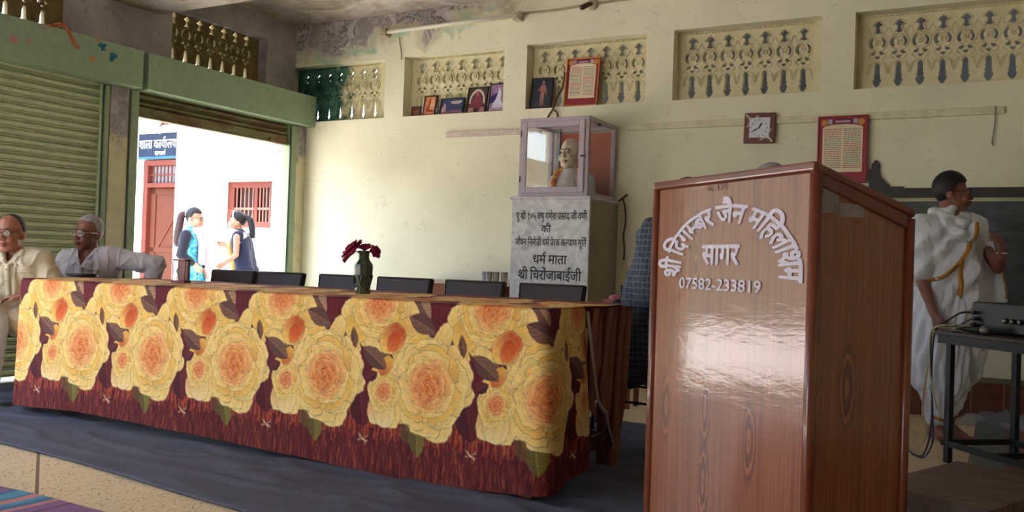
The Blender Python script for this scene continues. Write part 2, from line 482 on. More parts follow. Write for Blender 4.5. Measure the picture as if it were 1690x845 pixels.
# lane behind the back wall: grey wall, plus a roof slab added to darken the slots
w = MB(); w.box(-6.45, 4, 8.9, 9.1, 0, 4.2)
props(obj('lane_wall', w, mat('lane_plaster', srgb(112, 116, 124), .85)), 'grey plastered wall of the lane seen through the ventilator slots', 'wall')
w = MB(); w.box(-6.45, 4, 7.25, 9.1, 3.5, 3.62)
struct('trim_5', w, m_grey)
w = MB(); w.box(-10.275, -10.265, 8.955, 8.968, .3, 4.2)
obj('edge_line', w, mat('edge_line_grey', srgb(150, 140, 126), .7), office)  # thin dark strip added to draw the pilaster's corner line

# ------------------------------------------------------------------ pierced ventilator panels
def hole_polys():
    Hs = []
    def mir(p): return [(-x, y) for x, y in reversed(p)]
    arrow = [(0, .530), (.016, .518), (.030, .500), (.036, .484), (.026, .487), (.018, .480), (.013, .474), (.016, .455), (.026, .436), (.031, .424), (.016, .428), (0, .420)]
    arrow = arrow+[(-x, y) for x, y in reversed(arrow[1:-1])]
    Hs.append(arrow)
    c = []
    for k in range(9):
        a = math.radians(62-k*13.5); c.append((.057*math.cos(a), .358+.052*math.sin(a)))
    for k in range(9):
        a = math.radians(-46+k*12.5); c.append((.036*math.cos(a)+.001, .358+.036*math.sin(a)))
    Hs += [c, mir(c)]
    b = [(.012, .308), (.024, .300), (.033, .288), (.045, .288), (.044, .272), (.026, .266), (.015, .276), (.011, .292)]
    Hs += [b, mir(b)]
    Hs.append([(-.019, .264), (-.008, .257), (0, .262), (.008, .257), (.019, .264), (.015, .246), (0, .235), (-.015, .246)])
    d = [(0, .215), (.011, .209), (.017, .196), (.019, .160), (.021, .118), (.029, .112), (.022, .104), (.023, .088), (.033, .080), (.028, .066), (.021, .048), (.010, .034), (0, .028)]
    d = d+[(-x, y) for x, y in reversed(d[1:-1])]
    Hs.append(d)
    return [list(reversed(h)) for h in Hs]
CW = .1475
def jali(x0, x1, name, label, base, M, mt, off=0., mk=None):
    # one pierced panel from x0 to x1 (local), height NZ1-NZ0, built cell by cell
    H = .575; mb = MB(); rel = MB()
    n = int(math.ceil((x1-x0)/CW))+1
    HP = hole_polys()
    cell = curve_fill([(-CW/2, 0), (CW/2, 0), (CW/2, H), (-CW/2, H)], HP, .045)
    xs = [x0+off+CW*(i+.5) for i in range(-1, n)]
    for cx in xs:
        if cx-CW/2 < x0-1e-4 or cx+CW/2 > x1+1e-4: continue
        T = M @ Matrix.Translation((cx, 0, 0))
        mb.add(*cell, T)
        z = .050
        # raised scrolls round the openings, fan of ribs between the lower slots
        rel.tube([(p[0]*1.18, p[1], z) for p in HP[0]+HP[0][:1]], .0055, 5, T)
        for s in (-1, 1):
            rel.tube([(s*.066*math.cos(a), .358+.062*math.sin(a), z) for a in [math.radians(80-k*16) for k in range(11)]], .0065, 5, T)
            rel.tube([(s*.012+s*.014*math.cos(a), .392+.012*math.sin(a), z) for a in [math.radians(200-k*36) for k in range(8)]], .005, 5, T)
            rel.tube([(s*.05, .275, z), (s*.058, .255, z), (s*.046, .24, z), (s*.03, .232, z)], .004, 5, T)
            for k in range(3):
                rel.tube([(s*(.034+.008*k), .215-.004*k, z), (s*(.050+.006*k), .19, z), (s*(.062+.004*k), .14+.012*k, z), (s*CW/2, .122+.014*k, z)], .0028, 5, T)
            rel.tube([(s*.018, .40, z), (s*.05, .425, z), (s*.07, .47, z)], .003, 5, T)
        for q in ((-.011, .368), (.011, .368), (-.011, .348), (.011, .348)): rel.ell((q[0], q[1], z), (.011, .010, .008), T, 8, 5)
        rel.tube([(.024*math.cos(a), .19+.036*math.sin(a), z) for a in [math.radians(-20+k*22) for k in range(11)]], .004, 5, T)
        for k in range(7):
            for zz in (.008, H-.022): rel.box(-CW/2+.004+k*CW/7, -CW/2+.014+k*CW/7, zz, zz+.014, .045, .060, T)
        rel.box(-CW/2, -.024, .098, .101, .045, .048, T); rel.box(.024, CW/2, .098, .101, .045, .048, T)
    # plain strips at both ends
    L = [cx for cx in xs if not (cx-CW/2 < x0-1e-4 or cx+CW/2 > x1+1e-4)]
    if L[0]-CW/2-x0 > .003: mb.box(x0, L[0]-CW/2, 0, H, 0, .045, M)
    if x1-L[-1]-CW/2 > .003: mb.box(L[-1]+CW/2, x1, 0, H, 0, .045, M)
    mb.add(rel.v, rel.f)
    return props(obj(name, mb, mt, base=base), label, 'ventilator grille', 'pierced ventilator grilles')
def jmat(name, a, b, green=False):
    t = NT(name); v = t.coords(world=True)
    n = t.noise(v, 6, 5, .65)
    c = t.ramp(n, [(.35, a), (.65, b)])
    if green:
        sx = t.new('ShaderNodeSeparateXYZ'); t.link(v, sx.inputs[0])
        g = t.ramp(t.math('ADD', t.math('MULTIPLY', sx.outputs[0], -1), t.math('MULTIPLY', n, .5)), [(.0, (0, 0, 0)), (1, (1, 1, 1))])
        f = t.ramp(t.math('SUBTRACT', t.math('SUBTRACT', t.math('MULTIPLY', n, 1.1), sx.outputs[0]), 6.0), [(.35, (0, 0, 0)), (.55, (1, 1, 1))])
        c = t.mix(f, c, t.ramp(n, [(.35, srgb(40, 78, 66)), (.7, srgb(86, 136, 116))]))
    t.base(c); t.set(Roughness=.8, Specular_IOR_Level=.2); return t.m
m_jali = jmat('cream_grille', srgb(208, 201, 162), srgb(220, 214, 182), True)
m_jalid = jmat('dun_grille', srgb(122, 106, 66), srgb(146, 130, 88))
JL = ['cream pierced grille in the room corner, half stained dark green', 'cream pierced grille behind the row of five leaning pictures', 'cream pierced grille behind the red framed notice',
      'cream pierced grille above the wall clock', 'cream pierced grille high above the blackboard and the standing man']
for (a, b), lb, off in zip(NX[:5], JL, (.04, .06, .05, .05, .07)):
    jali(0, b-a, 'ventilator_grille', lb, (a, DW+.12, NZ0), P2('y-', (a, DW+.165, NZ0)), m_jali, off)
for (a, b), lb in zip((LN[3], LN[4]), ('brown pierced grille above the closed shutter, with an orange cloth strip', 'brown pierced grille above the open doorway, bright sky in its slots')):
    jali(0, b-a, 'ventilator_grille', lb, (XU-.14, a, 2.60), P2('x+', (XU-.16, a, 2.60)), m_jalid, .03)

# added canopy, out of view, keeping the sun off the two girls
w = MB(); w.box(-9.2, -6.75, 6.3, 8.2, 3.5, 3.6)
struct('trim_7', w, m_grey)
w = MB(); w.box(-16, -10.46, 8.3, 9.6, 3.35, 3.45)
obj('shade_slab', w, m_grey, office)  # unseen slab added to put the office sign in shade
# shaded house across the yard to the left
w = MB(); w.box(-19, -15.5, -14, 7.5, 0, 3.6)
props(obj('neighbour_house', w, mat('neighbour_plaster', srgb(120, 124, 104), .9)), 'olive plastered house across the yard, outside the shutters', 'house')
# ------------------------------------------------------------------ rolling shutters with their sheet-metal hoods
def shutter_mat(name, c, rust):
    t = NT(name); v = t.coords(world=True)
    n = t.noise(t.coords(scale=(1, 1, 3), world=True), 3.2, 6, .65); n2 = t.noise(v, 14, 5, .7)
    col = t.mix(t.ramp(n2, [(.35, (0, 0, 0)), (.7, (1, 1, 1))]), c, tuple(x*.8 for x in c[:3])+(1,))
    col = t.mix(t.ramp(n, [(rust, (0, 0, 0)), (rust+.09, (.8, .8, .8))]), col, srgb(112, 76, 50))
    t.base(col); t.set(Roughness=.5, Specular_IOR_Level=.45, Metallic=.05); return t.m
m_shut = shutter_mat('green_shutter_paint', srgb(210, 218, 182), .64)
m_hood = shutter_mat('green_hood_paint', srgb(156, 180, 152), .72)
m_guide = shutter_mat('green_guide_paint', srgb(158, 176, 142), .66)
m_rustbar = shutter_mat('rusty_green_bar', srgb(128, 124, 84), .48)
def slats(y0, y1, z0, z1, x, pitch=.0605):
    prof = []
    n = int((z1-z0)/pitch)
    for i in range(n):
        z = z0+i*pitch
        for f, d in ((0, .0), (.07, .012), (.15, .012), (.21, -.004), (.30, .006), (.48, .017), (.66, .018), (.84, .009), (.94, -.006)): prof.append((z+f*pitch, d))
    vs = []; fs = []
    for z, d in prof: vs += [(x+d, y0, z), (x+d, y1, z)]
    k = len(prof)
    for z, d in prof: vs += [(x-.012, y0, z), (x-.012, y1, z)]
    for i in range(k-1):
        fs.append((2*i, 2*i+1, 2*i+3, 2*i+2)); fs.append((2*(k+i)+1, 2*(k+i), 2*(k+i)+2, 2*(k+i)+3))
    m = MB(); m.add(vs, fs); return m
HZ0, HZ1, HX = 2.297, 2.603, -6.2
def hood(y0, y1, parent):
    h = MB(); h.box(XU+.002, HX, y0, y1, HZ0, HZ1)
    return obj('hood', h, m_hood, parent, bevel=.006)
# closed one, left
t = thing('rolling_shutter', 'closed green corrugated rolling shutter behind the two seated men', 'rolling shutter', (-6.36, 3.83, 0))
obj('curtain', slats(2.96, 4.70, .02, 2.345, -6.375), m_shut, t)
for a, b in ((2.953, 3.0), (4.695, 4.757)):
    g = MB(); g.box(-6.40, -6.345, a, b, 0, 2.29); g.box(-6.345, -6.312, a, a+.012, 0, 2.29); g.box(-6.345, -6.312, b-.012, b, 0, 2.29); g.box(-6.33, -6.312, a, b, 0, 2.29)
    obj('guide_rail', g, m_guide, t, bevel=.003)
h1 = hood(2.9, 4.967, t)
# splashes of festival colour on the hood
rng = random.Random(3)
def splash(y, z, r, seed, drip=0):
    q = random.Random(seed); poly = []
    for k in range(14):
        a = 2*PI*k/14; rr = r*(.45+.75*q.random()); poly.append((y+rr*math.cos(a)*1.2, z+rr*math.sin(a)-(drip if math.sin(a) < -.8 else 0)))
    m = MB(); m.prism(poly, .002, P2('x+', (HX+.0005, 0, 0))); return m
BLUE, ORG, PINK = mat('blue_powder', srgb(36, 112, 142), .8), mat('orange_powder', srgb(208, 130, 70), .8), mat('pink_powder', srgb(198, 130, 138), .8)
for i, (px_, pz_, r, m_) in enumerate(((4.68, 2.50, .030, BLUE), (4.58, 2.55, .034, BLUE), (4.36, 2.50, .018, BLUE), (4.66, 2.47, .02, BLUE), (4.50, 2.44, .022, ORG), (4.53, 2.59, .012, ORG), (3.87, 2.44, .028, PINK), (3.98, 2.455, .018, PINK), (4.10, 2.57, .014, PINK))):
    obj('colour_splash', splash(px_, pz_, r, i, .015 if m_ is ORG else 0), m_, h1, label='blue colour splash' if m_ is BLUE else 'orange colour splash' if m_ is ORG else 'pink colour splash')
# rolled-up one over the doorway
t = thing('rolling_shutter', 'rolled-up green shutter over the bright open doorway', 'rolling shutter', (-6.36, 5.98, 0))
hood(5.022, 7.058, t)
obj('curtain', slats(5.03, 6.83, 2.17, 2.36, -6.375), m_rustbar, t)
g = MB(); g.box(-6.40, -6.345, 5.03, 6.83, 2.085, 2.172); g.box(-6.345, -6.33, 5.03, 6.83, 2.085, 2.10); g.cbox((-6.34, 6.62, 2.11), (.03, .12, .05)); g.cbox((-6.34, 5.2, 2.14), (.02, .05, .04))
obj('bottom_bar', g, m_rustbar, t, bevel=.004)
for a, b in ((4.938, 5.028), (6.832, 6.922)):
    g = MB(); g.box(-6.42, -6.345, a, b, 0, 2.29); g.box(-6.345, -6.312, a, a+.014, 0, 2.29); g.box(-6.33, -6.312, a, b, 0, 2.29)
    obj('guide_rail', g, m_guide, t, bevel=.003)
# orange strip of cloth hanging out of the slot
t = NT('orange_cloth'); t.base(t.ramp(t.noise(t.coords(), 30), [(.3, srgb(176, 92, 60)), (.7, srgb(206, 128, 92))])); t.set(Roughness=.8); MATS['ocl'] = t.m
m = MB()
for pts in ([(0, .0, .0), (.025, -.03, -.03), (.03, -.07, -.045), (.03, -.105, -.052), (.032, -.125, -.04)], [(0, .01, .0), (.025, .04, -.05), (.03, .07, -.10), (.032, .10, -.145), (.034, .12, -.16)]):
    pp = smoothpts([(HX-.02+.0+x, 4.245+y, 2.645+z) for x, y, z in pts], 5)
    vs = []; 
    for p in pp: vs += [(p.x, p.y-.012, p.z-.004), (p.x+.004, p.y+.012, p.z+.004)]
    m.add(vs, [(2*i, 2*i+1, 2*i+3, 2*i+2) for i in range(len(pp)-1)])
m.cbox((HX-.06, 4.25, 2.648), (.10, .03, .012))
props(obj('cloth_ribbon', m, MATS['ocl'], base=(HX, 4.25, 2.6), solid=.003), 'orange cloth strip hanging in two tails over the hood of the closed shutter', 'ribbon')

# ------------------------------------------------------------------ office front across the yard
m_ored = mat('red_oxide_paint', srgb(104, 46, 33), .55, var=.1)
m_odoor = mat('orange_brown_door', srgb(90, 40, 16), .5, var=.1)
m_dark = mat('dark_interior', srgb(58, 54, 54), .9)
d0, d1, dy = -11.86, -10.88, 9.62
t = thing('door', 'orange-brown ledged door of the office across the yard, slightly ajar', 'door', (-11.36, 9.6, 0)); t['kind'] = 'structure'; t.name = 'door_1'; BASE['door_1'] = Vector((-11.36, 9.6, 0))
f = MB(); f.box(d0, d0+.10, 9.57, 9.70, 0, 2.32); f.box(d1-.10, d1, 9.57, 9.70, 0, 2.32); f.box(d0, d1, 9.57, 9.70, 2.32, 2.40); f.box(d0+.1, d1-.1, 9.57, 9.70, 1.98, 2.05)
obj('door_frame', f, m_ored, t, bevel=.006)
f = MB()
for k in range(9): f.cbox((d0+.16+k*.082, 9.63, 2.185), (.018, .018, .28))
f.box(d0+.1, d1-.1, 9.62, 9.64, 2.17, 2.19)
obj('transom_bars', f, m_ored, t)
f = MB(); f.box(d0+.1, d1-.1, 9.67, 9.68, 2.05, 2.32); obj('transom_pane', f, mat('transom_glass', srgb(150, 160, 168), .2), t)
lw = .76; A = Matrix.Translation((d0+.10, 9.66, 0)) @ Matrix.Rotation(math.radians(12), 4, 'Z')
f = MB(); f.box(0, lw, 0, .035, .02, 1.975, A)
for a, b, c, d in ((0, .09, .02, 1.975), (lw-.09, lw, .02, 1.975), (0, lw, 1.88, 1.975), (0, lw, .98, 1.06), (0, lw, .02, .12)): f.box(a, b, -.018, 0, c, d, A)
for z0, z1 in ((1.06, 1.88), (.12, .98)):
    f.prism([(.09, z0), (.17, z0), (lw-.09, z1), (lw-.17, z1)], .016, A @ Matrix.Translation((0, 0, 0)) @ P2('y-', (0, 0, 0)))
lf = obj('door_leaf', f, m_odoor, t, bevel=.004)
f = MB(); f.tube([(lw-.05, -.02, 1.2), (lw-.05, -.05, 1.2), (lw-.05, -.05, 1.08), (lw-.05, -.02, 1.08)], .008, 6, A); obj('handle', f, mat('steel', srgb(170, 170, 168), .3, .9), lf)
# barred window
t = thing('window', 'barred red-oxide window of the whitewashed yard wall', 'window', (-9.07, 9.0, 1.35)); t['kind'] = 'structure'; t.name = 'window_1'; BASE['window_1'] = Vector((-9.07, 9.0, 1.35))
wx0, wx1, wz0, wz1 = -9.52, -8.62, 1.35, 1.985
f = MB(); f.box(wx0, wx1, 9.09, 9.17, wz1-.085, wz1); f.box(wx0, wx1, 9.09, 9.17, wz0, wz0+.085); f.box(wx0, wx0+.12, 9.09, 9.17, wz0+.085, wz1-.085); f.box(wx1-.12, wx1, 9.09, 9.17, wz0+.085, wz1-.085); f.box(-9.03, -8.97, 9.095, 9.165, wz0+.085, wz1-.085)
obj('window_frame', f, m_ored, t, bevel=.006)
f = MB()
for k in range(5):
    f.cbox((-9.36+k*.075, 9.11, 1.66), (.016, .016, .52)); f.cbox((-8.93+k*.06, 9.11, 1.66), (.016, .016, .52))
f.box(wx0+.1, wx1-.1, 9.10, 9.12, 1.60, 1.63); obj('window_bars', f, mat('pale_red_paint', srgb(160, 98, 82), .5), t)
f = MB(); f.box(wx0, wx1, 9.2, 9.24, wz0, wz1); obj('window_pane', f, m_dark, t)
# office sign
sgx0, sgx1, sgz0, sgz1 = -11.98, -10.80, 2.42, 2.815
t = thing('office_sign', 'blue board with white lettering above the office door', 'sign', (-11.4, 9.59, 2.42))
f = MB(); f.box(sgx0, sgx1, 9.555, 9.595, sgz0, sgz1); obj('board', f, mat('sign_blue', srgb(14, 32, 60), .5), t, bevel=.006)
f = MB(); f.box(sgx0, sgx1, 9.55, 9.556, sgz0, sgz0+.035); obj('lower_band', f, mat('sign_light_blue', srgb(40, 96, 140), .5), t)
m_wpaint = mat('white_paint', srgb(236, 238, 242), .5, var=.03)
def text_mesh(text, x0, x1, zbase, y, sz=None, wt=.03, sx=None):
    V, F, adv = layout(text, wt)
    k = (x1-x0)/adv; sz = sz or k
    return [(x0+a*k, y-d, zbase+b*sz) for a, b, d in V], F
f = MB(); f.add(*text_mesh('\u0936\u093e\u0932\u093e \u0915\u093e\u092f^\u093e\u0932\u092f', -11.96, -11.13, 2.585, 9.552, .20, .010)); f.add(*text_mesh('\u092a/\u093e\u091a\u093e\u092f^', -11.60, -11.36, 2.475, 9.552, .095, .010))
obj('lettering', f, m_wpaint, t)
t = thing('wall_lamp', 'small lamp bracket above the blue office sign', 'lamp', (-11.4, 9.6, 2.86))
f = MB(); f.cbox((-11.42, 9.57, 2.97), (.10, .06, .05)); f.tube([(-11.42, 9.55, 2.95), (-11.42, 9.50, 2.93), (-11.42, 9.48, 2.89)], .012, 6); obj('bracket', f, mat('brown_bakelite', srgb(104, 62, 44), .4), t)
f = MB(); f.lathe([(.012, .08), (.02, .06), (.035, .02), (.028, -.015), (.008, -.03)], 12, (-11.42, 9.48, 2.82)); obj('bulb', f, mat('opal_bulb', srgb(240, 240, 240), .2), t, smooth=True)

# ------------------------------------------------------------------ things on the back wall
m_batten = mat('painted_batten', srgb(206, 202, 172), .6, var=.12, scale=20)
m_batten2 = mat('flaking_batten', srgb(196, 182, 172), .7, var=.2, scale=30)
f = MB(); f.box(-4.605, -3.62, DW-.022, DW, 2.128, 2.178); f.cbox((-4.25, DW-.024, 2.155), (.012, .006, .012)); f.cbox((-3.8, DW-.024, 2.155), (.012, .006, .012))
props(obj('wiring_batten', f, m_batten2, base=(-4.1, DW, 2.15), bevel=.004), 'short flaking pinkish wiring batten ending behind the glass showcase', 'batten')
f = MB(); f.box(-2.80, -.045, DW-.022, DW, 2.118, 2.172)
for k in range(9): f.cbox((-2.6+k*.3, DW-.024, 2.145), (.012, .006, .012))
props(obj('wiring_batten', f, m_batten, base=(-1.4, DW, 2.145), bevel=.004), 'long cream wiring batten running from the showcase behind the wall clock', 'batten')
f = MB(); f.tube([(-.10, DW-.03, 2.17), (-.10, DW-.025, 2.05), (-.115, DW-.015, 1.93), (-.11, DW-.02, 1.90)], .004, 6)
props(obj('loose_wire', f, mat('old_wire', srgb(120, 108, 84), .6), base=(-.1, DW, 2.0)), 'thin loose wire hanging from the free end of the long batten', 'wire')
# fluorescent tube up by the ceiling
t = thing('tube_light', 'unlit white tube light fitting high on the back wall near the stained corner', 'lamp', (-4.6, DW, 3.16))
f = MB(); f.tube([(-5.30, DW-.06, 3.165), (-3.9, DW-.06, 3.185)], .017, 12); obj('glass_tube', f, mat('opal_tube', srgb(226, 224, 214), .3, var=.03), t, smooth=True)
f = MB(); f.box(-5.30, -3.9, DW-.04, DW, 3.165, 3.20); obj('batten', f, m_batten, t)
for x in (-5.33, -3.87):
    f = MB(); f.cbox((x, DW-.045, 3.165+.01*(x > -4)), (.07, .085, .075)); f.tube([(x, DW-.09, 3.165), (x, DW-.10, 3.165)], .022, 10); obj('lamp_holder', f, mat('old_holder', srgb(176, 166, 140), .6), t, bevel=.006)
f = MB(); f.tube(smoothpts([(-5.18, DW-.012, 3.12), (-5.17, DW-.015, 3.05), (-5.155, DW-.01, 2.97), (-5.15, DW-.01, 2.90)], 4), .005, 6)
props(obj('hanging_wire', f, mat('old_wire', srgb(120, 108, 84), .6), base=(-5.16, DW, 3.0)), 'short wire hanging beneath the corner end of the tube light', 'wire')
f = MB(); f.tube(smoothpts([(-3.85, DW-.012, 3.21), (-3.5, DW-.008, 3.205), (-3.0, DW-.008, 3.222), (-1.8, DW-.012, 3.24)], 4), .010, 6)
props(obj('surface_cable', f, mat('old_wire2', srgb(150, 140, 112), .6), base=(-3.0, DW, 3.2)), 'painted cable running from the tube light past the angled bulb holder', 'cable')
t = thing('lamp_socket', 'small dark angled bulb holder on the cable near the ceiling', 'lamp', (-3.17, DW, 3.2))
f = MB(); f.lathe([(.05, 0), (.05, .02), (.03, .03)], 14, M=Matrix.Translation((-3.165, DW, 3.215)) @ Matrix.Rotation(PI/2, 4, 'X')); obj('ceiling_rose', f, mat('old_holder', srgb(176, 166, 140), .6), t, smooth=True)
f = MB(); f.tube([(-3.165, DW-.03, 3.215), (-3.18, DW-.07, 3.20), (-3.21, DW-.11, 3.17), (-3.22, DW-.125, 3.16)], [.014, .022, .024, .020], 10); obj('holder', f, mat('brass_dark', srgb(74, 62, 44), .4, .5), t, smooth=True)
# wall clock
t = thing('wall_clock', 'square wall clock in a dark red-brown frame on the long batten', 'clock', (-1.71, DW, 2.09))
CM = Matrix.Translation((-1.708, DW-.022, 2.088)) @ Matrix.Rotation(math.radians(1.5), 4, 'Y') @ P2('y-', (0, 0, 0))
cs = .118
f = MB(); f.prism([(-cs, -cs), (cs, -cs), (cs, cs), (-cs, cs)], .025, CM); obj('clock_case', f, mat('mahogany_case', srgb(96, 40, 28), .35), t, bevel=.004)
f = MB(); f.prism([(-.075, -.075), (.08, -.075), (.08, .08), (-.075, .08)], .004, CM @ Matrix.Translation((0, 0, .025))); fc = obj('dial', f, mat('dial_white', srgb(206, 210, 222), .4, var=.03), t)
f = MB()
for h in range(1, 13):
    a = math.radians(90-30*h); V, F, adv = layout(str(h), .02)
    s_ = .022; o = (.06*math.cos(a)-adv*s_/2, .062*math.sin(a)-.35*s_)
    f.add([(o[0]+x*s_, o[1]+y*s_, .0305+d) for x, y, d in V], F, CM)
obj('numerals', f, mat('dial_ink', srgb(58, 58, 92), .5), fc)
f = MB(); z = .0315
for (x, y), w_ in (((-.055, -.03), .006), ((.022, .045), .008)):
    L = math.hypot(x, y); nx_, ny_ = -y/L*w_, x/L*w_
    f.add([(-nx_*.5, -ny_*.5, z), (nx_*.5, ny_*.5, z), (x*.6+nx_, y*.6+ny_, z), (x, y, z), (x*.6-nx_, y*.6-ny_, z)], [(0, 4, 3, 2, 1)], CM)
f.lathe([(.006, .028), (.006, .033), (.002, .034)], 10, M=CM)
obj('hands', f, mat('clock_hands', srgb(44, 24, 40), .4), fc)
for sgn in (-1, 1):
    f = MB()
    for k in range(2):
        pts = []
        for i in range(9):
            u = i/8; a = .085-.0*u
            x = -.108+u*.10; y = .108-.03*math.sin(PI*u*.9)-.004
            if k: x, y = -y, -x
            pts.append((sgn*x, sgn*y, .027))
        f.tube(pts, .006, 6, CM)
    obj('corner_ornament', f, mat('cream_ornament', srgb(202, 196, 182), .4), t, label='cream curved corner ornament')

# framed notices (red border, cream sheet with two columns of fine print)
m_red = mat('notice_red', srgb(142, 28, 44), .45); m_sheet = mat('notice_sheet', srgb(222, 206, 180), .6, var=.05); m_gold = mat('notice_gold', srgb(190, 130, 60), .45)
m_ink1 = mat('red_print', srgb(170, 84, 70), .7); m_ink2 = mat('grey_print', srgb(116, 120, 116), .7); m_ink3 = mat('green_print', srgb(112, 134, 112), .7)
def notice(label, w_, h_, M, base):
    t = thing('framed_notice', label, 'notice', base, 'framed red notices')
    f = MB(); f.box(-w_/2, w_/2, 0, h_, -.012, 0, M); obj('backing', f, m_red, t)
    f = MB()
    for a, b, c, d in ((-w_/2, -w_/2+.010, 0, h_), (w_/2-.010, w_/2, 0, h_), (-w_/2, w_/2, 0, .010), (-w_/2, w_/2, h_-.010, h_)): f.box(a, b, c, d, 0, .010, M)
    obj('frame', f, m_gold if 'showcase' in label else m_red, t, bevel=.002)
    f = MB(); hw = w_/2-.035
    top = [(hw*math.cos(math.radians(k*15)), h_*.82+.028*math.sin(math.radians(k*15))) for k in range(13)]
    f.prism([(-hw, h_*.165), (hw, h_*.165)]+top, .001, M); sh = obj('sheet', f, m_sheet, t)
    rr = random.Random(len(label))
    lines = {0: MB(), 1: MB(), 2: MB()}
    for col in (0, 1):
        xa = -hw+.012 if col == 0 else .008
        for i in range(22):
            z = h_*.80-i*(h_*.60/22)
            ink = (i//4+col) % 3
            x = xa
            while x < xa+hw-.022:
                L = .008+.02*rr.random(); L = min(L, xa+hw-.018-x)
                lines[ink].box(x, x+L, z, z+h_*.011, .001, .0016, M); x += L+.004
    for k, m_ in enumerate((m_ink1, m_ink2, m_ink3)): obj('printed_lines', lines[k], m_, sh)
    f = MB(); f.box(-w_*.22, w_*.22, h_*.885, h_*.955, .0, .001, M); obj('title_band', f, mat('title_maroon', srgb(96, 24, 62), .5), t)
    f = MB()
    f.box(-w_*.15, w_*.15, h_*.915, h_*.930, .001, .0014, M)
    for k in range(7): f.box(-w_*.14+k*w_*.042, -w_*.122+k*w_*.042, h_*.895, h_*.925, .001, .0014, M)
    obj('title_marks', f, mat('title_pink', srgb(220, 170, 196), .5), t)
    for s_ in (-1, 1):
        f = MB(); f.lathe([(.024, 0), (.024, .0012), (.018, .002)], 16, M=M @ Matrix.Translation((s_*w_*.37, h_*.905, 0))); r_ = obj('rosette', f, m_gold, t)
        f = MB(); f.box(s_*w_*.255-.016, s_*w_*.255+.016, h_*.885, h_*.955, 0, .0012, M); obj('small_panel', f, mat('panel_grey', srgb(160, 156, 168), .5), t)
    return t
notice('red-bordered framed notice of fine print hanging between clock and blackboard', .352, .50, Matrix.Translation((-1.095, DW-.040, 1.652)) @ P2('y-', (0, 0, 0)), (-1.095, DW, 1.9))
NY = DW-.015
notice('red framed notice standing in the niche above the showcase', .315, .425, Matrix.Translation((-3.265, NY+.035, 2.354)) @ Matrix.Rotation(math.radians(1.2), 4, 'Y') @ Matrix.Rotation(math.radians(-4), 4, 'X') @ P2('y-', (0, 0, 0)), (-3.265, NY, 2.354))

# leaning pictures in the niches
def picture(label, x, w_, h_, frame_c, prints, tilt=12, yoff=0., turn=0, name='framed_picture'):
    M = Matrix.Translation((x, DW+.045+yoff, NZ0)) @ Matrix.Rotation(math.radians(turn), 4, 'Z') @ Matrix.Rotation(math.radians(-tilt), 4, 'X') @ P2('y-', (0, 0, 0))
    t = thing(name, label, 'picture', (x, DW+.045, NZ0), 'pictures leaning in the wall niches')
    e = .010; f = MB(); f.box(-w_/2, w_/2, 0, h_, -.012, -.002, M)
    for a, b, c, d in ((-w_/2, -w_/2+e, 0, h_), (w_/2-e, w_/2, 0, h_), (-w_/2, w_/2, 0, e), (-w_/2, w_/2, h_-e, h_)): f.box(a, b, c, d, -.002, .006, M)
    obj('frame', f, mat('frame_'+str(frame_c), srgb(*frame_c), .4), t, bevel=.002)
    f = MB(); f.box(-w_/2+e, w_/2-e, e, h_-e, -.002, -.0005, M); pr = obj('print', f, mat('print_'+str(prints[0]), srgb(*prints[0]), .35, var=.3, scale=25), t)
    for i, (c, poly) in enumerate(prints[1:]):
        f = MB(); f.prism([(a*w_/2, b*h_) for a, b in poly], .0008+.0003*i, M @ Matrix.Translation((0, 0, -.0004)))
        obj('painted_shape', f, mat('shape_'+str(c), srgb(*c), .4, var=.2, scale=30), pr)
    return t
def blob(cx, cy, rx, ry, n=14, s=0):
    q = random.Random(s); return [(cx+rx*(1+.18*(q.random()-.5))*math.cos(2*PI*k/n), cy+ry*(1+.18*(q.random()-.5))*math.sin(2*PI*k/n)) for k in range(n)]
picture('small plain brown picture, smallest of the niche row', -5.005, .105, .105, (74, 44, 34), [(112, 72, 56), ((156, 96, 76), blob(0, .5, .4, .25)), ((84, 44, 40), blob(-.3, .7, .2, .12))], 14, .0, 8)
picture('orange picture of a seated figure next to the small brown one', -4.855, .135, .205, (52, 34, 30), [(214, 140, 100), ((232, 172, 132), blob(.3, .55, .45, .3)), ((166, 74, 44), [(-.5, .2), (.6, .2), (.55, .3), (-.05, .33), (-.02, .55), (.12, .7), (.05, .85), (-.15, .82), (-.2, .6), (-.45, .4)]), ((180, 90, 60), blob(-.05, .84, .12, .06))], 13, .0, 6)
picture('wide blue picture with a white figure and caption strokes in the niche', -4.60, .255, .165, (36, 32, 40), [(62, 74, 112), ((188, 172, 178), [(-.15, .80), (.8, .86), (.78, .72), (.5, .62), (.1, .66), (-.12, .70)]), ((190, 160, 164), [(-.85, .15), (-.5, .15), (-.48, .4), (-.55, .62), (-.62, .72), (-.7, .6), (-.82, .4)]), ((140, 92, 116), [(-.9, .08), (.85, .08), (.85, .25), (.3, .3), (-.3, .2), (-.9, .18)])], 13, -.005, 3)
picture('dark picture of a maroon figure under a white arch in the niche', -4.335, .215, .255, (44, 36, 36), [(74, 60, 54), ((206, 196, 188), [(.78*math.cos(math.radians(a)), .42+.50*math.sin(math.radians(a))) for a in range(-10, 191, 12)]+[(.62*math.cos(math.radians(a)), .42+.40*math.sin(math.radians(a))) for a in range(190, -11, -12)]), ((128, 54, 72), [(-.55, .18), (.6, .18), (.55, .42), (.36, .6), (.3, .78), (.0, .86), (-.25, .78), (-.34, .58), (-.55, .42)]), ((190, 128, 124), [(-.8, .06), (-.2, .06), (-.3, .2), (-.75, .22)]), ((176, 116, 116), [(.25, .06), (.85, .06), (.75, .24), (.35, .2)]), ((168, 92, 104), blob(0, .74, .16, .09))], 11, 0, 0)
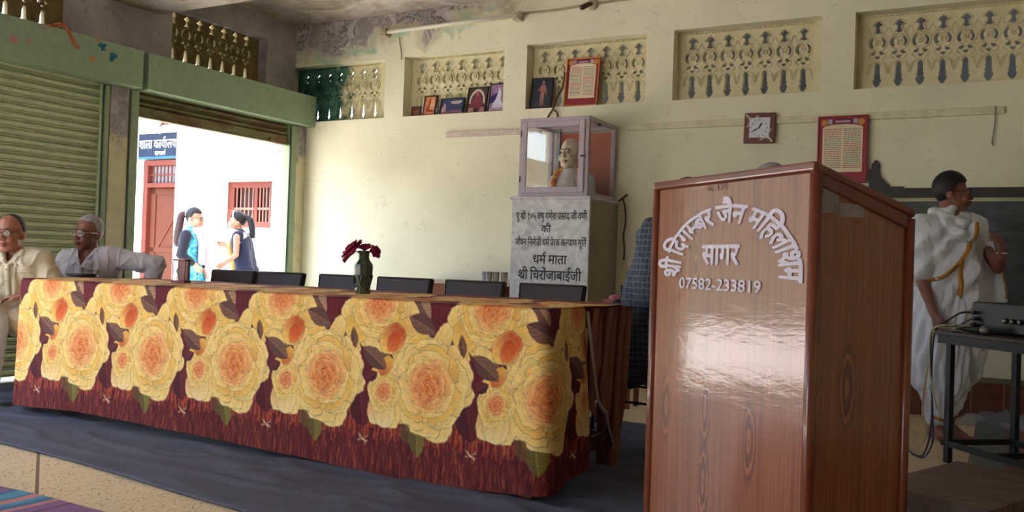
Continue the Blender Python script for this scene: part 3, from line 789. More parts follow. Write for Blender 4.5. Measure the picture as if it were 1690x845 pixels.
picture('lilac picture of a white figure, tallest of the niche row', -4.115, .195, .275, (30, 30, 36), [(150, 120, 152), ((54, 44, 108), [(-.9, .3), (-.3, .35), (.1, .6), (-.1, .68), (-.85, .55)]), ((204, 204, 224), [(-.6, .1), (.7, .12), (.6, .3), (.3, .4), (.35, .55), (.2, .8), (.05, .84), (-.05, .66), (-.2, .45), (-.5, .3)]), ((184, 160, 190), [(-.85, .06), (.8, .06), (.7, .16), (-.8, .14)])], 10, .0, -3)
picture('dark picture of a pink standing figure beside the red niche notice', -3.655, .205, .29, (24, 26, 32), [(52, 58, 72), ((172, 116, 112), [(-.10, .10), (.02, .10), (.05, .40), (.12, .10), (.22, .12), (.24, .45), (.30, .60), (.42, .40), (.48, .44), (.34, .74), (.16, .78), (-.05, .76), (-.32, .64), (-.36, .56), (-.1, .62), (-.12, .42)]), ((176, 120, 116), blob(.1, .85, .12, .06))], 11, -.02, 6)
# dried twig garland over the showcase
f = MB()
for pts in ([(-3.50, DW-.03, 2.33), (-3.48, DW-.025, 2.42), (-3.44, DW+.02, 2.52), (-3.43, DW+.04, 2.66)], [(-3.50, DW-.03, 2.33), (-3.53, DW-.03, 2.29), (-3.56, DW-.02, 2.25)], [(-3.50, DW-.03, 2.33), (-3.46, DW-.03, 2.30), (-3.45, DW-.03, 2.26)]):
    f.tube(smoothpts(pts, 4), .009, 6)
for i in range(18):
    q = random.Random(i); a = q.random(); p = Vector((-3.50, DW-.03, 2.33)).lerp(Vector((-3.43, DW+.03, 2.62)), a)
    d = Vector((q.uniform(-1, 1), q.uniform(-.6, .1), q.uniform(-1, 1)))*.022; f.tube([p, p+d], [.004, .001], 5)
props(obj('dried_twig', f, mat('dry_twig', srgb(92, 68, 42), .9), base=(-3.5, DW, 2.3)), 'dried brown twig hanging from the niche over the showcase', 'twig')
# string on a peg beside the pedestal
f = MB(); f.tube([(-2.86, DW-.015, 1.53), (-2.81, DW-.05, 1.555), (-2.77, DW-.07, 1.58)], .009, 6); f.tube(smoothpts([(-2.82, DW-.04, 1.55), (-2.80, DW-.03, 1.47), (-2.795, DW-.02, 1.36), (-2.81, DW-.02, 1.25), (-2.80, DW-.02, 1.14), (-2.80, DW-.02, 1.05)], 5), .006, 6)
f.ell((-2.80, DW-.02, 1.05), (.008, .008, .014)); f.ell((-2.81, DW-.02, 1.25), (.008, .008, .012))
props(obj('string_on_peg', f, mat('dark_string', srgb(48, 46, 38), .8), base=(-2.81, DW, 1.3)), 'dark string dangling from a wall peg beside the marble pedestal', 'string')
# blackboard painted on the wall with a carved wooden top
t = thing('blackboard', 'grey-black blackboard behind the standing man', 'blackboard', (.3, DW, 1.2))
bm_ = NT('slate'); v = bm_.coords(scale=(1, 1, 4), world=True)
bm_.base(bm_.ramp(bm_.noise(v, 5, 6, .6, .6), [(.35, srgb(58, 62, 68)), (.65, srgb(86, 92, 98))])); bm_.set(Roughness=.6)
f = MB(); f.box(-.87, 1.6, DW-.02, DW, .78, 1.515); obj('slate', f, bm_.m, t)
f = MB(); f.box(-.87, 1.6, DW-.03, DW, 1.515, 1.54); obj('bead', f, mat('pale_bead', srgb(176, 172, 140), .6), t)
m_bb = mat('black_board_wood', srgb(58, 58, 56), .6, var=.2)
f = MB(); f.box(-.87, 1.6, DW-.028, DW, 1.54, 1.612)
f.prism([(-.905, 1.45), (-.80, 1.45), (-.765, 1.63), (-.83, 1.70), (-.838, 1.755), (-.83, 1.78), (-.852, 1.815), (-.866, 1.818), (-.89, 1.785), (-.888, 1.76), (-.905, 1.745)], .03, P2('y-', (0, DW, 0)))
f.prism([(-.80, 1.61), (-.74, 1.625), (-.68, 1.625), (-.66, 1.612), (-.66, 1.60), (-.80, 1.60)], .03, P2('y-', (0, DW, 0)))
obj('top_rail', f, m_bb, t, bevel=.004)
f = MB(); f.box(-.87, 1.6, DW-.05, DW, .745, .78); obj('chalk_ledge', f, m_bb, t, bevel=.004)

# ------------------------------------------------------------------ marble pedestal with memorial lettering, glass showcase, bust
PX0, PX1, PY0 = -3.56, -2.873, 6.465
def marble():
    t = NT('grey_marble'); v = t.coords(world=True)
    n = t.noise(v, 3.5, 7, .65, 1.2); n2 = t.noise(v, 20, 4)
    c = t.ramp(n, [(.3, srgb(152, 150, 156)), (.47, srgb(200, 198, 202)), (.52, srgb(174, 172, 178)), (.7, srgb(212, 208, 208))])
    t.base(t.mix(.15, c, t.ramp(n2, [(.4, srgb(120, 110, 100)), (.6, srgb(220, 216, 210))]))); t.set(Roughness=.35); return t.m
t = thing('pedestal', 'grey marble pedestal lettered in black, under the glass showcase', 'pedestal', (-3.21, 6.76, 0))
f = MB(); f.box(PX0, PX1, PY0+.02, DW-.003, 0, 1.50); obj('plinth', f, mat('old_plaster_side', srgb(146, 134, 114), .8, var=.15, scale=4), t)
f = MB(); f.box(PX0, PX1+.004, PY0, PY0+.022, 0, 1.505); sl = obj('marble_slab', f, marble(), t, bevel=.003)
f = MB(); f.box(PX0-.02, PX1+.01, PY0-.01, DW-.003, 1.50, 1.524); obj('cap_slab', f, marble(), t, bevel=.004)
m_black = mat('black_lettering', srgb(22, 22, 26), .5)
cxp = (PX0+PX1)/2+.012
f = MB()
yy = PY0-.0008
def ln(text, w_, z, h, dx=0): f.add(*text_mesh(text, cxp-w_/2+dx, cxp+w_/2+dx, z, yy, h, .020))
ln('\u092a\u0942 \u0936/\u0940 \u0967\u0966\u096b \u0915~\u0937\u0941 \u0917\u0923\u0947\u0936 \u092a/\u0938\u093e\u0926 \u091c\u0940 \u0935\u0923^\u0940', .63, 1.338, .085)
ln('\u0915\u0940', .085, 1.235, .085, -.04)
ln('\u091c\u0940\u0935\u0928 \u093f\u0928\u092e^\u093e\u0924/\u0940 \u0927\u092e^ \u092a/\u0947\u0930\u0915 \u0915\u0932~\u092f\u093e\u0923 \u092e\u0942\u093f\u0924^', .63, 1.128, .082)
ln('\u0927\u092e^ \u092e\u093e\u0924\u093e', .30, .985, .105)
ln('\u0936/\u0940 \u093f\u091a\u0930\u094b\u0902\u091c\u093e\u092c\u093e\u0908\u091c\u0940', .56, .855, .115)
ln('\u0935\u0923^\u0940 \u091c\u092f\u0902\u0924\u0940 20-6-77', .42, .750, .075, -.02)
obj('lettering', f, m_black, sl)
SX0, SX1, SY0, SY1, SZ0, SZ1 = -3.515, -2.902, 6.475, 7.04, 1.526, 2.155
m_lil = mat('mauve_paint', srgb(176, 164, 176), .5, var=.1, scale=14)
t = thing('showcase', 'mauve wooden glass showcase holding the bust, on the marble pedestal', 'showcase', (-3.21, 6.76, SZ0))
f = MB(); e = .034
for x in (SX0, SX1-e):
    for y in (SY0, SY1-e): f.box(x, x+e, y, y+e, SZ0, SZ1)
for z in (SZ0, SZ1-e):
    for y in (SY0, SY1-e): f.box(SX0+e, SX1-e, y, y+e, z, z+e)
    for x in (SX0, SX1-e): f.box(x, x+e, SY0+e, SY1-e, z, z+e)
obj('frame', f, m_lil, t, bevel=.003)
f = MB(); f.box(SX0+.002, SX1-.002, SY0+.002, SY1-.002, SZ1-.008, SZ1+.004); obj('top_board', f, m_lil, t)
f = MB(); f.box(SX0+.002, SX1-.002, SY0+.002, SY1-.002, SZ0-.0, SZ0+.01); obj('floor_board', f, m_lil, t)
# hinged front door
f = MB(); q = .047; a, b, c, d = SX0+.024, SX1-.030, SZ0+.026, SZ1-.028
f.box(a, a+q, SY0-.016, SY0, c, d); f.box(b-q, b, SY0-.016, SY0, c, d); f.box(a+q, b-q, SY0-.016, SY0, c, c+q); f.box(a+q, b-q, SY0-.016, SY0, d-q, d)
dr = obj('door', f, m_lil, t, bevel=.004)
for z in (SZ0+.14, SZ1-.12):
    f = MB(); f.cbox((a-.004, SY0-.012, z), (.008, .014, .05)); obj('hinge', f, mat('black_iron', srgb(34, 32, 32), .5), dr)
f = MB(); f.cbox((b-.005, SY0-.020, 1.84), (.04, .01, .014)); f.ell((b-.012, SY0-.026, 1.84), (.008, .008, .008)); obj('latch', f, mat('black_iron', srgb(34, 32, 32), .5), dr)
gm = NT('clear_glass'); gm.set(Roughness=.02, Transmission_Weight=1.0, IOR=1.45); gm.base((.97, .98, .98, 1))
def pane(name, vs, par):
    f = MB(); f.add(vs, [(0, 1, 2, 3)]); return obj(name, f, m_pane, par)
# thin window glass: mostly see-through with a mirror-like sheen
tt = NT('window_glass'); g_ = tt.new('ShaderNodeBsdfGlossy'); g_.inputs['Roughness'].default_value = .02; tr = tt.new('ShaderNodeBsdfTransparent'); mx = tt.new('ShaderNodeMixShader'); fr = tt.new('ShaderNodeFresnel'); fr.inputs[0].default_value = 1.5
tt.link(tt.math('ADD', tt.math('MULTIPLY', fr.outputs[0], 1.4), .02), mx.inputs[0]); tt.link(tr.outputs[0], mx.inputs[1]); tt.link(g_.outputs[0], mx.inputs[2])
tt.link(mx.outputs[0], tt.n['Material Output'].inputs[0]); m_pane = tt.m
pane('door_glass', [(a+q-.004, SY0-.006, c+q-.004), (b-q+.004, SY0-.006, c+q-.004), (b-q+.004, SY0-.006, d-q+.004), (a+q-.004, SY0-.006, d-q+.004)], dr)
for x, nm in ((SX0+.012, 'side_glass'), (SX1-.012, 'side_glass')):
    pane(nm, [(x, SY0+e-.004, SZ0+e-.004), (x, SY1-e+.004, SZ0+e-.004), (x, SY1-e+.004, SZ1-e+.004), (x, SY0+e-.004, SZ1-e+.004)], t)
# red backing board stops short of the left post, wall seen beside it
f = MB(); f.box(SX0+.11, SX1-.036, SY1-.03, SY1-.02, SZ0+.012, SZ1-.05); obj('red_backing', f, mat('red_backing', srgb(168, 62, 40), .6), t)
f = MB(); f.box(SX0+.085, SX0+.11, SY1-.045, SY1-.015, SZ0+.012, SZ1-.01); obj('backing_post', f, mat('grey_post', srgb(120, 122, 134), .5), t)
f = MB(); f.box(SX1-.004, SX1+.002, 6.66, 6.70, SZ1-.05, SZ1-.03); obj('stain', f, mat('black_iron', srgb(34, 32, 32), .5), t)
def cloth_tile(step=0.0015):
    # printed cotton: big yellow roses over a maroon meadow, one repeat (width T, height .80 m, z measured from hem line 0)
    T = 0.577; W = int(round(T/step)); Hh = int(round(0.82/step))
    X, Z = np.meshgrid((np.arange(W)+.5)*T/W, (np.arange(Hh)+.5)*step)
    rng = np.random.RandomState(4)
    def C(r, g, b): return np.array([r, g, b], float)
    img = np.zeros((Hh, W, 3))
    base = C(92, 28, 40)
    img[:] = base
    # upper ground: maroon, lower ground: grass strokes
    img += (np.sin(X*190+3*np.sin(Z*23))[..., None]*.5+.5)*C(9, 2, 4)
    def dx(cx): return ((X-cx+T/2) % T)-T/2
    low = np.clip((0.30-Z)/0.2, 0, 1)[..., None]
    img = img*(1-low*.55)+C(96, 40, 34)*low*.55
    for i in range(520):
        cx = rng.rand()*T; z0 = rng.rand()*.30-.03; L = .05+.08*rng.rand(); lean = rng.randn()*.18
        d = dx(cx); t = (Z-z0)/L
        m = (t > 0) & (t < 1) & (np.abs(d-lean*L*t*t) < .0026*(1.15-t))
        c = [C(150, 74, 48), C(176, 98, 58), C(70, 18, 26), C(118, 44, 36), C(60, 14, 24)][rng.randint(5)]
        k = (.35+.4*rng.rand())
        img[m] = img[m]*(1-k)+c*k
    for i in range(260):
        cx = rng.rand()*T; z0 = .17+rng.rand()*.14; L = .04+.06*rng.rand(); d = dx(cx); t = (Z-z0)/L
        m = (t > 0) & (t < 1) & (np.abs(d-.12*L*t) < .004*(1.1-t))
        img[m] = img[m]*.62+C(206, 96, 62)*.38
    def petal(cx, cz, ang, L, Wd, cb, ct, edge=.16, wav=.03, pw=2.1):
        d = dx(cx); e = Z-cz
        ca, sa = np.cos(ang), np.sin(ang)
        p = (d*ca+e*sa)/L; q = (-d*sa+e*ca)/Wd
        q2 = q*(1+.0*p)
        th_ = np.arctan2(q2, p-.5); wob = 1+wav*(np.sin(5*th_+ang*5)+.6*np.sin(9*th_+ang*11))
        r = (np.abs(2*p-1)**pw+np.abs(q2*2)**pw)**(1/pw)/wob
        m = r < 1
        t = np.clip(p, 0, 1)[..., None]; s = np.clip(r, 0, 1)[..., None]
        col = cb*(1-t)**1.3+ct*(1-(1-t)**1.3)
        col = col*(1-.045*np.abs(np.sin(q2*11+p*3))[..., None]-.10*np.clip(.5-q2*1.2, 0, 1)[..., None]*(1-t))
        u = np.clip((s-(1-edge))/edge, 0, 1)**1.5
        col = col*(1-.42*u)+C(255, 240, 190)*.42*u
        ring = np.clip(1-np.abs(s-.985)/.03, 0, 1)
        col = col*(1-.45*ring)
        img[m] = col[m]
    def leaf(cx, cz, ang, L, Wd, c1, c2):
        d = dx(cx); e = Z-cz; ca, sa = np.cos(ang), np.sin(ang)
        p = (d*ca+e*sa)/L; q = (-d*sa+e*ca)/Wd
        w = np.clip(np.sin(np.clip(p, 0, 1)*np.pi), 0, 1)**.8
        m = (p > 0) & (p < 1) & (np.abs(q) < w*.5)
        v = (np.abs(((np.abs(q)*1.2-p)*7) % 1-.5) < .10) | (np.abs(q) < .03)
        col = np.where((q > 0)[..., None], c1, c2)*np.ones(X.shape+(3,))
        col = np.where(v[..., None], col*1.35, col)
        img[m] = col[m]
    Y1, Y2, Y3 = C(246, 208, 110), C(250, 224, 146), C(234, 186, 90)
    O1, O2, O3 = C(218, 92, 40), C(232, 132, 64), C(196, 62, 30)
    g1, g2 = C(96, 62, 52), C(74, 44, 44)
    def rose(cx, cz, R, sq=1.0):
        k = rng.rand()*6
        PK = C(250, 200, 130)
        for n, dist, L, Wd, cb, ct, off in ((6, .40, .66, .74, C(226, 172, 84), Y2, 0), (5, .36, .60, .80, Y3, Y2, .5), (5, .28, .54, .74, C(224, 158, 78), Y1, 1.1), (5, .22, .47, .62, C(238, 176, 88), Y2, .2), (5, .15, .40, .52, O2, PK, .8), (4, .09, .34, .46, O1, PK, .3), (4, .05, .27, .38, O3, C(246, 178, 104), 1.0), (4, .02, .20, .28, O1, C(244, 170, 100), .5), (3, -.02, .14, .20, O3, C(240, 150, 84), .0), (2, -.03, .08, .12, C(196, 70, 34), C(250, 206, 140), .9)):
            for i in range(n):
                a = off+k+i*2*np.pi/n+.28*np.sin(i*3.1+k+off*4)
                g = 1+.13*np.sin(i*2.3+k*2+off*3)
                petal(cx+dist*R*np.cos(a), cz+dist*R*np.sin(a)*sq, a+.12*np.sin(i*5+off), L*R*g, Wd*R*1.4*g, cb, ct, edge=.13, wav=.055, pw=2.0)
        for i in range(26):          # curled rims inside the cup
            a0 = k+i*1.9; rr = R*(.06+.40*(i/26.)); d = dx(cx); e = Z-cz
            r = np.hypot(d, e/sq); th = (np.arctan2(e, d)-a0+np.pi) % (2*np.pi)-np.pi
            m = (np.abs(r-rr*(1+.12*np.cos(th*1.5))) < .0017) & (np.abs(th) < .75)
            img[m] = img[m]*.5+np.array([252, 200, 136])*.5
            m = (np.abs(r-rr*(1+.12*np.cos(th*1.5))+.0035) < .0018) & (np.abs(th) < .7)
            img[m] = img[m]*.62+np.array([190, 74, 40])*.38
    # leaves behind
    leaf(.24, .585, -.75, .15, .095, C(112, 84, 70), C(88, 62, 58)); leaf(.60, .655, 2.75, .16, .10, C(104, 74, 62), C(84, 56, 52))
    leaf(.49, .82, -.9, .13, .07, C(150, 122, 100), C(104, 76, 66)); leaf(.20, .37, -1.35, .155, .13, C(86, 34, 38), C(72, 26, 34))
    leaf(.45, .28, -1.0, .13, .10, C(104, 78, 48), C(92, 66, 44)); leaf(.52, .27, -1.45, .15, .085, C(112, 104, 52), C(94, 84, 44))
    # half open rose of the top row, cut off by the table edge: drooping outer petals
    cx, cz = .31, .74
    petal(.40, .66, -1.2, .20, .13, Y3, Y2)
    for a, L, Wd, cb, ct in ((3.5, .15, .16, O1, Y1), (-.15, .155, .18, O2, Y2), (-2.15, .19, .15, Y3, Y1), (-1.7, .19, .20, Y3, Y2), (-.75, .22, .20, O3, Y2), (-1.0, .17, .17, C(214, 84, 40), C(232, 118, 60)), (.4, .15, .2, O2, Y2), (2.7, .14, .2, O2, Y2)):
        petal(cx, cz, a, L, Wd, cb, ct, wav=.02)
    petal(cx-.05, cz+.04, -1.7, .12, .17, C(206, 84, 40), C(236, 138, 76), edge=.10)
    petal(.20, .70, 2.6, .12, .16, Y3, Y2); petal(.40, .70, .35, .12, .18, Y3, Y2); petal(.22, .70, -2.4, .13, .14, Y3, Y1)
    rose(.297, .765, .155, .72)
    petal(.43, .675, -2.35, .155, .125, C(206, 76, 36), Y1, edge=.22); petal(.40, .655, -1.9, .10, .07, C(206, 76, 36), C(232, 130, 70))
    # the big rose
    petal(.02, .52, 1.2, .20, .09, Y3, Y2); petal(-.03, .54, 1.9, .12, .14, Y3, Y1); petal(.06, .50, .6, .16, .12, Y3, Y1); petal(.10, .40, .1, .135, .10, Y3, Y2); petal(-.08, .36, -2.6, .14, .14, Y3, Y1); petal(.03, .34, -1.2, .15, .16, Y3, Y2)
    rose(0.0, .43, .200, 1.06)
    # bud rose low between the big ones, drawn over its neighbour's edge
    for a, L, Wd, cb, ct in ((-1.15, .17, .12, Y3, Y2), (-1.95, .16, .11, O2, C(250, 226, 160)), (-1.5, .16, .13, Y3, C(250, 228, 170)), (1.2, .12, .11, O1, Y2), (2.0, .12, .10, O2, Y1), (.2, .09, .1, O2, Y2), (3.0, .09, .1, O2, Y2)):
        petal(.338, .385, a, L, Wd, cb, ct, wav=.02)
    rose(.338, .385, .082, 1.2)
    petal(.315, .46, .9, .10, .065, C(220, 104, 56), Y3); leaf(.215, .575, -.6, .16, .085, C(112, 84, 70), C(88, 62, 58)); leaf(.60, .665, 2.75, .15, .085, C(110, 80, 68), C(88, 60, 56)); leaf(.155, .66, -1.4, .10, .04, C(112, 84, 62), C(96, 66, 58))
    leaf(.235, .43, .5, .075, .05, C(92, 44, 46), C(76, 34, 40))
    # dragonfly
    for a, L in ((.5, .035), (2.4, .035), (-.3, .03), (3.4, .03)): petal(.23, .165, a, L, .009, C(150, 100, 84), C(196, 160, 130), edge=.01)
    petal(.213, .178, -.65, .05, .006, C(236, 214, 180), C(244, 226, 200), edge=.01)
    W -= W % 2; Hh -= Hh % 2
    img = img[:Hh, :W].reshape(Hh//2, 2, W//2, 2, 3).mean((1, 3)); step *= 2; T = W//2*step
    img *= (1+.03*rng.randn(*img.shape[:2], 1))
    img = np.clip(img, 0, 255)/255.
    lin = np.where(img <= .04045, img/12.92, ((img+.055)/1.055)**2.4)
    return lin, T, step
# ------------------------------------------------------------------ floor coverings
def wavy_sheet(name, label, cat, outline_fn, nx, ny, z0, amp, m, thick=.004, seed=0):
    f = MB(); sd = Vector((seed*3.7, seed*1.3, 0))
    def fn(u, v):
        x, y = outline_fn(u, v)
        n = mnoise.noise(Vector((x*1.1+y*.4, y*5.0, 0))+sd)+.6*mnoise.noise(Vector((x*2.2-y*1.4, y*9, 3))+sd)
        rdg = max(0, 1-abs(n)*3.2)**2
        return (x, y, z0+amp*(rdg+.25*mnoise.noise(Vector((x*6, y*6, 5))))*min(1, 8*v*(1-v)+.15))
    f.grid(fn, nx, ny)
    return props(obj(name, f, m, base=(0, 0, 0), smooth=True, solid=thick), label, cat)
def cloth_mat(name, a, b, sc=60, bump=.3):
    t = NT(name); v = t.coords(world=True)
    n = t.noise(v, 3, 5, .6); w_ = t.noise(v, sc, 2)
    t.base(t.mix(.5, t.ramp(n, [(.35, a), (.65, b)]), t.ramp(w_, [(.3, a), (.7, b)]))); t.set(Roughness=.85, Specular_IOR_Level=.2); t.bump(w_, bump, .004); return t.m
def carp(u, v):
    x = -6.1+u*5.6
    y0 = 2.70-.1*(x+4.3)+.015*math.sin(x*3)
    return x, y0+v*(5.32-y0)
wavy_sheet('floor_cloth', 'blue-grey wrinkled cloth spread on the floor under the draped table', 'floor cloth', carp, 220, 120, .008, .019, cloth_mat('blue_grey_cloth', srgb(78, 80, 92), srgb(96, 98, 110)))
def rugm():
    t = NT('striped_rug'); v = t.coords(world=True)
    sx = t.new('ShaderNodeSeparateXYZ'); t.link(v, sx.inputs[0])
    P, C, O, T, V = srgb(150, 104, 146), srgb(50, 172, 200), srgb(232, 152, 130), srgb(36, 128, 160), srgb(112, 72, 112)
    f = t.math('ADD', sx.outputs[0], 4.0)       # -4 .. -2.6
    st = [(0, P), (.20, V), (.22, P), (.40, V), (.41, P), (.52, V), (.535, P), (.60, T), (.63, C), (.70, T), (.715, O), (.765, C), (.80, T), (.84, O), (.87, P), (.93, V), (.95, P)]
    fr = t.math('FRACT', f)
    c = t.ramp(fr, st, 'CONSTANT'); w_ = t.noise(t.coords(scale=(1, 12, 1), world=True), 90, 2)
    c = t.mix(.35, c, t.ramp(w_, [(.3, srgb(60, 50, 70)), (.7, srgb(200, 170, 190))])); t.base(c); t.set(Roughness=.9, Specular_IOR_Level=.1); t.bump(w_, .5, .006); return t.m
f = MB(); f.grid(lambda u, v: (-4.2+u*2.6, 1.1+v*1.10+.006*math.sin(u*20), .010+.003*mnoise.noise(Vector((u*8, v*6, 1)))), 60, 30)
props(obj('striped_rug', f, rugm(), base=(0, 0, 0), solid=.008), 'purple and turquoise striped rug lying on the speckled terrazzo', 'rug')

# ------------------------------------------------------------------ long table and its rose-printed cloth
m_twood = mat('table_wood', srgb(128, 82, 56), .55, var=.2, scale=12)
t = thing('long_table', 'long wooden table hidden under the rose-printed cloth', 'table', (-3.34, 3.72, 0))
f = MB(); f.box(-5.03, -1.66, 3.275, 4.17, .755, .782); obj('tabletop', f, m_twood, t, bevel=.003)
for x, y in ((-4.98, 3.50), (-4.98, 4.08), (-3.34, 3.62), (-3.34, 4.08), (-1.705, 3.285), (-1.705, 4.08)):
    if True:
        f = MB(); f.box(x-.03, x+.03, y, y+.06, .0, .755); obj('leg', f, m_twood, t, bevel=.003)
for x in (-4.98, -1.705):
    f = MB(); f.box(x-.015, x+.015, 3.35, 4.10, .10, .165); obj('stretcher', f, m_twood, t, bevel=.003)
f = MB(); f.box(-4.98, -1.70, 4.12, 4.15, .10, .16); obj('stretcher', f, m_twood, t)
for y in (3.30, 4.12):
    f = MB(); f.box(-4.95, -1.735, y, y+.025, .66, .755); obj('apron', f, m_twood, t)

TILE, TT, TS = cloth_tile()
TILE = TILE*np.array([1.04, .94, .86])
def samp(px_, pz_):
    W_ = TILE.shape[1]
    i = np.clip((pz_/TS).astype(int), 0, TILE.shape[0]-1); j = ((px_ % TT)/TS).astype(int) % W_
    return TILE[i, j]
CX0, CX1, CY0, CZ = -5.055, -1.615, 3.245, .788
def hem(x):   # height of the hem along the front
    return float(np.interp(x, [-5.06, -4.5, -3.9, -2.87, -2.2, -1.6, -1.2], [.055, .075, .062, .036, .012, .045, .085]))
def front_path(s):
    # s measured from the front left corner; negative = left side going back, > L = right side going back
    L = CX1-CX0
    if s < 0: return CX0-.01, CY0-s, (-1, 0)
    if s > L: return CX1+.012, CY0+(s-L), (1, 0)
    return CX0+s, CY0, (0, -1)
L_ = CX1-CX0
ns = int((L_+.40+.42)/.0036); nz = 215
ss = np.linspace(-.40, L_+.42, ns)
VX = np.zeros((nz, ns, 3)); PX = np.zeros((nz, ns)); PZ = np.zeros((nz, ns))
for i, s in enumerate(ss):
    # rounded corners
    def pt(q): x, y, n = front_path(q); return np.array([x, y])
    p = sum(pt(s+d) for d in np.linspace(-.035, .035, 9))/9
    d = pt(s+.03)-pt(s-.03); d /= np.linalg.norm(d)+1e-9; n = np.array([d[1], -d[0]])
    h = hem(CX0+min(max(s, 0), L_+.42))
    side = max(0, min(1, (s-L_)/.42)) if s > L_ else 0
    for j in range(nz):
        v = j/(nz-1); z = CZ+.004-(CZ+.004-h)*v
        low = 1-(z/CZ)
        o = .016*low*mnoise.noise(Vector((s*1.7, z*1.5, 0)))+.007*low*mnoise.noise(Vector((s*5+z*4, z*2, 4)))+.0022*mnoise.noise(Vector((s*14+z*9, z*11, 9)))
        o += .010*low*math.sin(s*2.1+1)+.012*low
        if side: o += .012*math.sin(side*9)*low-.03*side*(1-low)
        tp = max(0, 1-v/.03)
        o -= .012*tp*tp
        z2 = z-.003*tp
        VX[j, i] = (p[0]+n[0]*o, p[1]+n[1]*o, z2)
        PX[j, i] = s-(-2.739-CX0); PZ[j, i] = z
cols = samp(PX, np.clip(PZ, .0, .81)).reshape(-1, 3)
idx = np.arange(nz*ns).reshape(nz, ns)
F = np.stack([idx[:-1, :-1], idx[1:, :-1], idx[1:, 1:], idx[:-1, 1:]], -1).reshape(-1, 4)
V = VX.reshape(-1, 3)
# top sheet
nx_, ny_ = 690, 96
xs = np.linspace(CX0+.004, CX1-.002, nx_); ys = np.linspace(CY0+.006, 4.20, ny_)
gx, gy = np.meshgrid(xs, ys); gz = np.full_like(gx, CZ+.003)
gz += .0016*np.sin(gx*9+gy*13)+.0012*np.sin(gx*31-gy*7)
gz[0] -= .002
ct = samp(gx-(-2.739), np.clip(.80-(gy-CY0)*.8, 0.02, .81)).reshape(-1, 3)
ct = ct*.80+np.array(srgb(186, 120, 96)[:3])*.20
o0 = len(V); V = np.concatenate([V, np.stack([gx, gy, gz], -1).reshape(-1, 3)]); cols = np.concatenate([cols, ct])
idx = np.arange(nx_*ny_).reshape(ny_, nx_)+o0
F = np.concatenate([F, np.stack([idx[:-1, :-1], idx[:-1, 1:], idx[1:, 1:], idx[1:, :-1]], -1).reshape(-1, 4)])
# gathered end hanging at the right side, pleated
ng, mg = 120, 90
gv = []; gc = []
for j in range(mg):
    v = j/(mg-1)
    for i in range(ng):
        u = i/(ng-1); y = 3.665+u*.52; z = CZ-.008-(.60-.16*math.sin(u*5)+.05*math.sin(u*31))*v
        amp = .014*(.3+v)
        x = CX1-.004+amp*math.sin(u*38+1.5*math.sin(v*4))+.006*math.sin(u*71+v*3)-.02*v*u
        gv.append((x, y-.06*v*math.sin(u*2.5), z))
        q = .5+.5*math.sin(u*38+1.5*math.sin(v*4)+.8)  # pleat shading painted into the colour, in step with the folds
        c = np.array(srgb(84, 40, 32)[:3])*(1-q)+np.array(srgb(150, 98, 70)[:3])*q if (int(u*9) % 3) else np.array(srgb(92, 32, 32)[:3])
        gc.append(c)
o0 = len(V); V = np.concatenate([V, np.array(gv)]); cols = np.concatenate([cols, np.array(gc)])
idx = np.arange(ng*mg).reshape(mg, ng)+o0
F = np.concatenate([F, np.stack([idx[:-1, :-1], idx[:-1, 1:], idx[1:, 1:], idx[1:, :-1]], -1).reshape(-1, 4)])
me = bpy.data.meshes.new('tablecloth')
me.from_pydata(V.tolist(), [], F.tolist())
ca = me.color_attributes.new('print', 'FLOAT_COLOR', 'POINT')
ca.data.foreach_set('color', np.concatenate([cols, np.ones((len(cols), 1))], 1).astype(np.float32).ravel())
me.polygons.foreach_set('use_smooth', [True]*len(me.polygons)); me.update()
tc = NT('rose_print_cotton'); at = tc.new('ShaderNodeAttribute'); at.attribute_name = 'print'
weave = tc.noise(tc.coords(scale=(1, 1, 1)), 300, 2)
tc.base(tc.mix(.12, at.outputs['Color'], tc.ramp(weave, [(.3, (0, 0, 0)), (.7, (1, 1, 1))]), 'OVERLAY')); tc.set(Roughness=.8, Specular_IOR_Level=.25); tc.bump(weave, .12, .002)
me.materials.append(tc.m)
o = bpy.data.objects.new('tablecloth', me); COL.objects.link(o)
props(o, 'cloth printed with big yellow roses draped over the long table', 'tablecloth'); BASE['tablecloth'] = Vector((0, 0, 0))
f = MB()
f.tube(smoothpts([(CX1+.006, 3.64, .77), (CX1+.02, 3.66, .62), (CX1+.026, 3.70, .48), (CX1+.012, 3.78, .36), (CX1+.02, 3.86, .30)], 5), .007, 6)
f.tube(smoothpts([(CX1+.02, 3.86, .30), (CX1+.01, 3.92, .22), (CX1-.01, 4.02, .14), (CX1-.02, 4.06, .10)], 5), .005, 6)
obj('tie_tape', f, mat('pale_tape', srgb(184, 170, 156), .7), o, label='pale tape tied at the gathered end')

